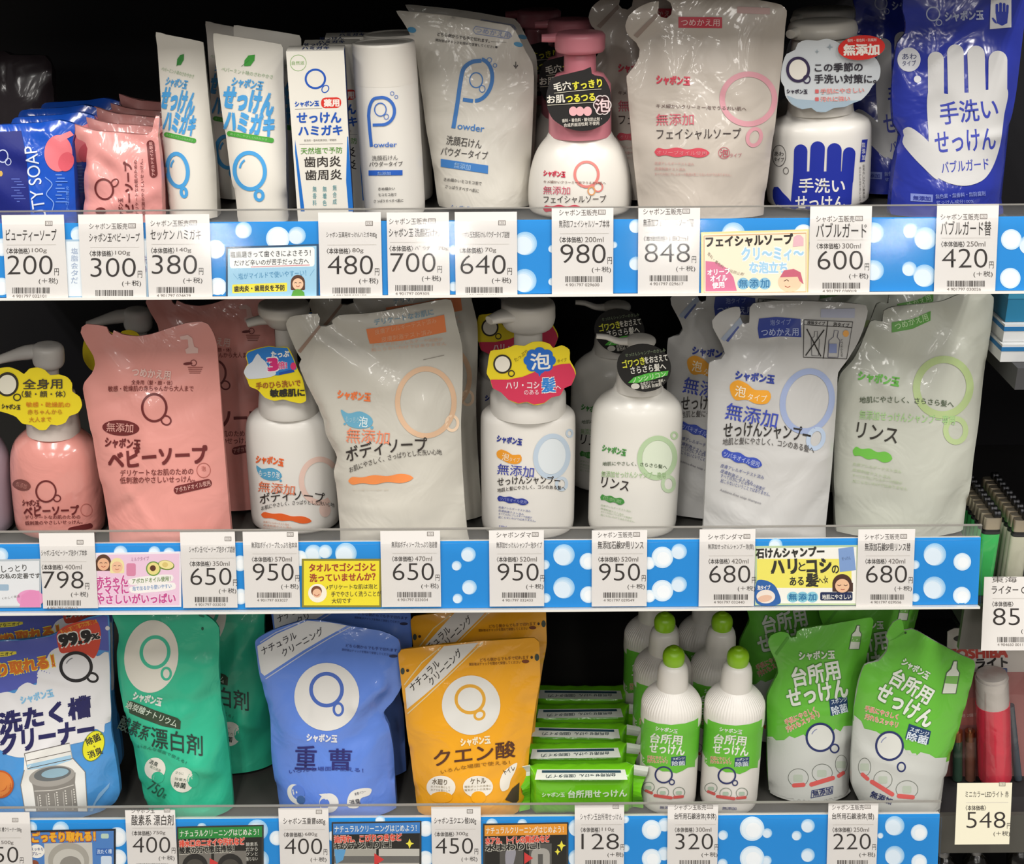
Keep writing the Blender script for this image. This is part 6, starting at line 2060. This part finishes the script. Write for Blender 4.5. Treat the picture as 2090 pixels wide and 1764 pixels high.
# ---- green refill pouches
GP = '#68bd3c'
WP = '#c9cbc6'
S = pouch('refill_pouch', C5, [(90, 265), (110, 220), (170, 195), (225, 204), (242, 232), (275, 226), (286, 190), (320, 174), (500, 145), (700, 110), (788, 100), (800, 120), (782, 230), (760, 330), (740, 420), (722, 560), (700, 720), (665, 900), (645, 1080), (622, 1200), (640, 1290), (632, 1430), (105, 1430), (95, 1335), (85, 1100), (80, 850), (82, 625), (110, 560), (155, 462), (140, 390), (110, 330)],
          2, .060, 6, .026, GP, 'film', top=.3, seed=121, wr=1.3, sharp=.3, split=((84, 920), (670, 860), WP))
P = Print(S, C5)
P.p([(84, 905), (120, 905), (145, 930), (200, 928), (235, 900), (270, 915), (330, 890), (360, 920), (420, 930), (520, 880), (545, 850), (580, 870), (600, 835), (670, 830), (640, 1080), (620, 1200), (634, 1290), (630, 1425), (106, 1425), (97, 1330), (88, 1100)], WP, .3)
P.p([(222, 230), (236, 240), (150, 360), (136, 345)], '#5aa438', 1)
def mini_bottle(P, x, y, h, sl=0.0):
    k = h / 170.0
    f = lambda a, b: (x + a * k + sl * b * k, y + b * k)
    P.p([f(-10, 0), f(10, 0), f(12, 18), f(16, 40), f(34, 62), f(36, 170), f(-36, 170), f(-34, 62), f(-16, 40), f(-12, 18)], '#d9decf', 1.2)
    P.p([f(-35, 78), f(35, 78), f(35, 120), f(-35, 116)], '#7ab45a', 1.6)
    P.l([f(-10, 0), f(10, 0), f(12, 18), f(16, 40), f(34, 62), f(36, 170), f(-36, 170), f(-34, 62), f(-16, 40), f(-12, 18), f(-10, 0)], 5 * k, '#4a5a48', 2)
mini_bottle(P, 700, 155, 160, -.18)
P.t(SOAP, 300, 362, 540, 352, 56, '#dfe6d8', .05, edge='#4f9a34')
P.t('台所用', 255, 510, 570, 450, 128, '#e2e6dc', .035, edge='#4a8a34', ew=.03)
P.t('せっけん', 220, 650, 625, 575, 118, '#e2e6dc', .04, edge='#4a8a34', ew=.03)
P.p([(503, 655), (625, 628), (630, 735), (514, 765)], '#27406a', 1)
P.t('スポンジ', 518, 672, 622, 650, 32, '#d6e0ea', .02)
P.t('除菌', 522, 735, 626, 708, 60, '#d6e0ea', .025)
P.t('手肌にやさしく', 205, 812, 410, 720, 38, '#dc7a5a', .02, edge='#efe6d6')
P.t('汚れもスッキリ', 215, 860, 435, 752, 38, '#dc7a5a', .02, edge='#efe6d6')
P.ring(443, 910, 92, 92, 15, '#2c3566', 1)
P.e(443, 910, 84, 84, '#d9dad4', .8)
P.ring(443, 910, 60, 60, 7, '#8a90b0', 1, 0, 200, 250, 10)
P.ring(540, 985, 28, 28, 11, '#2c3566', 1)
for (x, y) in ((295, 1182), (456, 1150), (585, 1090)):
    P.ring(x, y, 68 if x < 560 else 40, 60, 4, '#6a6e66', 1)
    P.r(x - 34, y - 20, x + 30, y + 28, '#b8c2b2', 1, 10)
P.cap(266, 1234, 330, 1230, 28, '#d8605c', 2)
P.cap(384, 1228, 528, 1184, 30, '#d8605c', 2)
P.cap(568, 1170, 598, 1150, 26, '#d8605c', 2)
P.p([(384, 1268), (532, 1238), (526, 1292), (378, 1322)], '#3a4472', 1)
P.p([(389, 1273), (526, 1245), (521, 1287), (384, 1316)], WP, 1.4)
P.t('無添加', 392, 1292, 520, 1264, 40, '#2c3566', .03)
gc = finish(S, 'refill_pouch', 'upright green and white kitchen soap refill pouch beside the squeeze bottles', 'refill pouch', 'green kitchen refills')
S = pouch('refill_pouch', C5, [(742, 418), (830, 390), (888, 322), (902, 255), (885, 225), (932, 132), (985, 110), (1002, 150), (1005, 185), (1060, 176), (1100, 190), (1200, 250), (1380, 345), (1478, 390), (1486, 420), (1442, 600), (1372, 830), (1302, 1050), (1280, 1150), (1242, 1335), (1230, 1430), (720, 1430), (705, 1335), (652, 1220), (648, 1050), (660, 850), (670, 700), (700, 530)],
          2, .034, 6, .024, GP, 'film', top=.3, seed=131, wr=1.3, sharp=.3, split=((672, 800), (1296, 1055), WP))
P = Print(S, C5)
P.p([(672, 760), (720, 800), (740, 850), (820, 870), (960, 960), (1010, 985), (1040, 1030), (1090, 1035), (1120, 1010), (1180, 1025), (1220, 1050), (1296, 1045), (1275, 1150), (1238, 1330), (1226, 1425), (724, 1425), (712, 1335), (660, 1215), (655, 1050), (664, 870)], WP, .3)
P.p([(940, 250), (1010, 195), (1020, 208), (900, 265)], '#5aa438', 1)
P.e(1018, 205, 8, 8, '#2c4a20', 1.4)
mini_bottle(P, 1355, 395, 220, -.2)
P.t(SOAP, 1000, 395, 1175, 500, 52, '#dfe6d8', .05, edge='#4f9a34')
P.t('台所用', 930, 490, 1190, 640, 118, '#e2e6dc', .035, edge='#4a8a34', ew=.03)
P.t('せっけん', 835, 590, 1195, 800, 118, '#e2e6dc', .04, edge='#4a8a34', ew=.03)
P.p([(1042, 818), (1190, 868), (1172, 958), (1016, 915)], '#27406a', 1)
P.t('スポンジ', 1050, 852, 1176, 890, 30, '#d6e0ea', .02)
P.t('除菌', 1030, 898, 1168, 935, 58, '#d6e0ea', .025)
P.t('手肌にやさしく', 745, 712, 968, 772, 36, '#dc7a5a', .02, edge='#efe6d6')
P.t('汚れもスッキリ', 745, 768, 965, 828, 36, '#dc7a5a', .02, edge='#efe6d6')
P.e(910, 968, 84, 86, '#d9dad4', .8)
P.ring(910, 968, 90, 94, 15, '#2c3566', 1)
P.ring(910, 968, 60, 62, 7, '#8a90b0', 1, 0, 200, 250, 10)
P.ring(990, 1110, 26, 30, 11, '#2c3566', 1)
for (x, y, rx) in ((742, 1110, 42), (866, 1196, 62), (1028, 1262, 74)):
    P.ring(x, y, rx, 60, 4, '#6a6e66', 1)
    P.r(x - 30, y - 24, x + 30, y + 26, '#b8c2b2', 1, 10)
P.cap(728, 1160, 762, 1190, 26, '#d8605c', 2)
P.cap(792, 1210, 928, 1294, 30, '#d8605c', 2)
P.cap(974, 1306, 1066, 1314, 30, '#d8605c', 2)
P.t('無添加', 785, 1290, 925, 1345, 46, '#2c3566', .03)
gd = finish(S, 'refill_pouch', 'tilted green and white kitchen soap refill pouch at the right end', 'refill pouch', 'green kitchen refills')
dup(gc, -.012, .10, 'dark green refill pouch behind the upright green and white one', 0, 'green kitchen refills', 2)
dup(gc, .062, .055, 'shaded green refill with a printed bottle behind the tilted pouch', 0, 'green kitchen refills', -2)

# ================================================================== neighbouring bay on the right
DKB = '#1d1c1e'
XB0, XB1 = XR + .004, .80
def bay_shelf(z, y0, label, rail_px=None):
    mb = MB()
    mb.box((XB0, y0, z - .02), (XB1, BACK_Y, z), '#2c2b2c', 'dark')
    root = empty('display_shelf', (XB0 + .1, .2, z))
    mb.build('shelf_board', (XB0 + .1, .2, z), root)
    mb = MB()
    mb.box((XB0, y0 - .006, z - .045), (XB1, y0 - .0005, z + .002), '#4a4944', 'plastic')
    mb.build('price_rail', (XB0 + .1, y0, z), root)
    return tag(root, label, 'shelf', 'shelves of the neighbouring rack')
ZL = at(2030, 1235, .03)[2]
bay_shelf(ZL, .03, 'dark shelf at the right carrying the cigarette lighters')
ZU = at(2060, 752, .03)[2]
mb = MB()
mb.box((XB0 + .018, .03, ZU - .02), (XB1, BACK_Y, ZU), '#4a4a4c', 'dark')
o = mb.build('display_shelf', (XB0 + .1, .2, ZU))
tag(o, 'grey shelf at the right edge carrying blue and white boxes', 'shelf', 'shelves of the neighbouring rack')
# boxes
b0 = at(2036, 742, .05)[0]
for i, (h, lab) in enumerate(((.016, 'lowest blue and white flat box of the right edge stack'), (.016, 'second blue and white flat box from the bottom of the stack'), (.034, 'deep blue box on top of the stack at the right edge'))):
    z = ZU + .0005 + i * .0165
    mb = MB()
    x0 = b0 + .002 * i
    mb.box((x0, .045 + .006 * i, z), (x0 + .12, .20, z + h), '#e4e6e6' if i < 2 else '#2a7fa8', 'paper')
    mb.box((x0 - .0004, .0446 + .006 * i, z + h * .62), (x0 + .1204, .2004, z + h * .86), '#2a78b4' if i < 2 else '#3f94b8', 'paper')
    o = mb.build('flat_box', (x0 + .06, .12, z))
    tag(o, lab, 'box', 'blue boxes at the right edge')
# lighters
def lighter(px, py, Y, body_col):
    p = at(px, py, Y)
    w = 37 * mpp(p)
    zt = p[2]
    z0 = ZL + .0005
    root = empty('lighter', (p[0], Y, z0))
    c = np.array([p[0], Y + .005, z0])
    def rr(z, sx, sy, n=24):
        a = np.linspace(0, 2 * math.pi, n, endpoint=False)
        e = .6
        return np.stack([c[0] + sx * np.sign(np.cos(a)) * np.abs(np.cos(a)) ** e, c[1] + sy * np.sign(np.sin(a)) * np.abs(np.sin(a)) ** e, z + 0 * a], 1)
    mb = MB()
    mb.rings([rr(z0, w * .44, .0036), rr(z0 + .002, w * .5, .0042), rr(zt - .018, w * .5, .0042), rr(zt - .017, w * .47, .004)], body_col, 'gloss')
    mb.build('body', c, root)
    mb = MB()
    mb.rings([rr(zt - .017, w * .5, .0042), rr(zt - .0145, w * .5, .0042)], '#2a2a2c', 'plastic')
    mb.rings([rr(zt - .0145, w * .46, .0038), rr(zt - .012, w * .46, .0038)], '#1c1c1e', 'plastic')
    mb.build('lever', c, root)
    mb = MB()
    mb.rings([rr(zt - .012, w * .5, .0042), rr(zt - .001, w * .5, .0042), rr(zt, w * .48, .004)], '#d8cdb8', 'metal')
    mb.build('hood', c, root)
    mb = MB()
    a = np.linspace(0, 2 * math.pi, 28, endpoint=False)
    R = []
    for x, r_ in ((-.0034, .0030), (-.003, .0042), (-.0008, .0042), (0, .0034), (.0008, .0042), (.003, .0042), (.0034, .0030)):
        R.append(np.stack([c[0] + w * .2 + x + 0 * a, c[1] + r_ * np.cos(a), zt + .0022 + r_ * np.sin(a)], 1)[::-1])
    mb.rings(R, '#3a3a3c', 'metal')
    mb.build('spark_wheel', c, root)
    return root
ORD = 'second third fourth fifth sixth seventh eighth ninth tenth'.split()
lg = lighter(2030, 1059, .045, '#3fae5a')
tag(lg, 'front green lighter of the left lighter row, on the right shelf', 'lighter', 'lighters in the left row')
for i in range(9):
    dup(lg, 0, .0098 * (i + 1), ORD[i] + ' lighter counting back from the front green one in the left lighter row', 0, 'lighters in the left row')
lg2 = lighter(2091, 1064, .045, '#b9b8a4')
tag(lg2, 'front pale lighter of the right lighter row, at the photo edge', 'lighter', 'lighters in the right row')
for i in range(9):
    dup(lg2, 0, .0098 * (i + 1), ORD[i] + ' lighter counting back from the front pale one in the right lighter row', 0, 'lighters in the right row')
# tag for the lighters
fr85 = Frame(at(2060, 1177, .018), RT)
price_tag(1, 2009, 2132, 1178, 1328, 2026, 1259, '85', '東海', 'ライター CR M', '', '4 904650 001178', 'white price tag reading 85 under the lighter rows at the right edge', .9, fr85, name_h=18)
# hanging torch pack
PY = .085
Oc = at(2012, 1600, PY)
S = card(PX, [(1926, 1606), (1934, 1290), (1948, 1283), (2100, 1283), (2106, 1606)], Oc, '#d9d2cc', 'paper', th=.001, grid=.01)
P = Print(S, PX)
P.p([(1930, 1420), (1934, 1372), (2104, 1372), (2106, 1604), (1927, 1604)], '#b87a78', .5)
P.t('TOSHIBA', 1934, 1336, 2056, 1332, 19, '#c4483e', .06)
P.t('LEDライト', 1950, 1357, 2056, 1352, 19, '#2f2c2c', .05)
P.r(2010, 1364, 2056, 1374, '#4a5a8a', 1, 2)
P.t('電池付き', 2014, 1369, 2052, 1369, 7, '#c9cede', .02)
P.t('4', 2036, 1392, 2056, 1392, 26, '#b04a44', .02)
P.e(1972, 1304, 26, 8, '#1c1b1c', 1)
P.r(1940, 1425, 1992, 1480, '#c87a74', 1, 2)
P.t('乾電池 2個', 1944, 1462, 1986, 1460, 7, '#f0dcd6')
root = empty('torch_pack', S.fr.O)
S.mb.build('backing_card', S.fr.O, root)
def rod(mb, px, ytop, ybot, hw, Y, bands, n=28):
    A, B = at(px[1], ybot, Y), at(px[0], ytop, Y)
    V = (B - A)
    L = np.linalg.norm(V)
    V = V / L
    fr = Frame(A, V=V)
    r = hw * mpp(A)
    a = np.linspace(0, 2 * math.pi, n, endpoint=False)
    for (f0, f1, k, col, kind) in bands:
        R = [fr.w(r * k * np.cos(a), np.full(n, L * f), r * k * np.sin(a))[::1] for f in (f0, f1)]
        R = [q if True else q for q in R]
        mb.rings(R, col, kind)
    return fr, r
def torch(x0, x1, yt, yb, hw, body, head, name, dy=0.0):
    mb = MB()
    rod(mb, (x0, x1), yt, yb, hw, PY - .018 + dy, [(0, .03, .93, body, 'gloss'), (.03, .73, 1.0, body, 'gloss')])
    o = mb.build(name, S.fr.O, root)
    m2 = MB()
    rod(m2, (x0, x1), yt, yb, hw, PY - .018 + dy, [(.73, .97, .96, head, 'gloss'), (.97, 1.0, .88, head, 'gloss')])
    c = m2.build('torch_head', S.fr.O, o)
    c.location = (0, 0, 0)
    return o
t_ = torch(2024, 2031, 1376, 1588, 33, '#d8384c', '#c9c2bc', 'torch')
t_['label'] = 'red torch with a silver head'
mb = MB()
rod(mb, (2062, 2078), 1440, 1590, 8, PY - .008, [(0, 1, 1, '#4a5560', 'gloss')])
mb.build('strap_rod', S.fr.O, root)['label'] = 'grey rod beside the torch'
for i, x in enumerate((1954, 1980)):
    mb = MB()
    rod(mb, (x, x), 1488, 1590, 10, PY - .007, [(0, .78, 1, '#3a5a48' if i == 0 else '#8a5a48', 'gloss'), (.78, .96, 1, '#c4875e', 'metal'), (.96, 1, .4, '#d0c4b0', 'metal')])
    mb.build('battery', S.fr.O, root)
# clear blister over the torch and the batteries
mb = MB()
def blister(x0, x1, y0, y1, depth):
    A = np.array([at(x0, y1, PY - .0012), at(x1, y1, PY - .0012), at(x1, y0, PY - .0012), at(x0, y0, PY - .0012)])
    Bq = A.copy()
    cen = A.mean(0)
    Bq = cen + (A - cen) * .9
    Bq[:, 1] = PY - depth
    mb.add(np.concatenate([A, Bq]), [(4, 5, 6, 7), (0, 1, 5, 4), (1, 2, 6, 5), (2, 3, 7, 6), (3, 0, 4, 7)], '#ffffff', 'clear_plastic', False)
blister(1974 + 12, 2092, 1368, 1602, .034)
blister(1934, 1984, 1480, 1600, .018)
mb.build('blister', S.fr.O, root)['label'] = 'clear plastic blister'
tag(root, 'hanging pack with a red torch and two batteries on a red and white card', 'torch pack')
# peg that carries the pack
mb = MB()
pz = at(1972, 1301, PY)
a = np.linspace(0, 2 * math.pi, 14, endpoint=False)
mb.rings([np.stack([pz[0] + .0022 * np.cos(a), np.full(14, y), pz[2] + .0022 * np.sin(a)], 1)[::-1] for y in (BACK_Y, PY + .004)], '#8a8a8c', 'metal')
o = mb.build('display_peg', (pz[0], .2, pz[2]))
tag(o, 'thin steel peg behind the hanging torch pack', 'peg')
# lowest shelf of the bay with its tag and bottles
ZB = at(2020, 1655, .03)[2]
bay_shelf(ZB, .026, 'dark shelf at the right under the hanging torch pack')
fr548 = Frame(at(2005, 1597, .012), RT)
price_tag(2, 1954, 2066, 1599, 1724, 1972, 1674, '548', '', 'ミニカラーLEDライト 赤', '', '4 904530 020251', 'cream price tag reading 548 under the red torch', .86, fr548, '#e9e4cc', name_h=15)
ZF = at(2000, 1850, .05)[2]
mb = MB()
mb.box((XB0, .02, ZF - .02), (XB1, BACK_Y, ZF), '#2c2b2c', 'dark')
o = mb.build('display_shelf', (XB0 + .1, .2, ZF))
tag(o, 'dark shelf below the frame carrying the dark glass bottles', 'shelf', 'shelves of the neighbouring rack')
for i, (x, y, lab) in enumerate(((1926, 1742, 'dark glass bottle just right of the bottom rail end'), (1992, 1738, 'dark glass bottle below the cream 548 price tag'), (2082, 1728, 'dark glass bottle with a gold cap in the bottom right corner'))):
    T = Turned(PX, (x, y), (x - 2, y + 60), 2, .075, ZF + .0005)
    root = empty('glass_bottle', T.fr.O)
    vt, r1 = T.vr(y, 26)
    m = r1 / 26
    mb = MB()
    T.lathe(mb, [(0, 24 * m), (.002, 26 * m), (max(vt - 22 * m, .01), 26 * m), (max(vt - 8 * m, .012), 15 * m), (vt - 2 * m, 11 * m)], '#15130f', 'gloss')
    mb.build('body', T.fr.O, root)
    mb = MB()
    T.lathe(mb, [(vt - 3 * m, 12 * m), (vt + 8 * m, 12 * m), (vt + 9 * m, 11 * m)], '#8a8a8c' if i < 2 else '#9a7a3a', 'metal')
    mb.build('cap', T.fr.O, root)
    tag(root, lab, 'bottle', 'dark glass bottles')
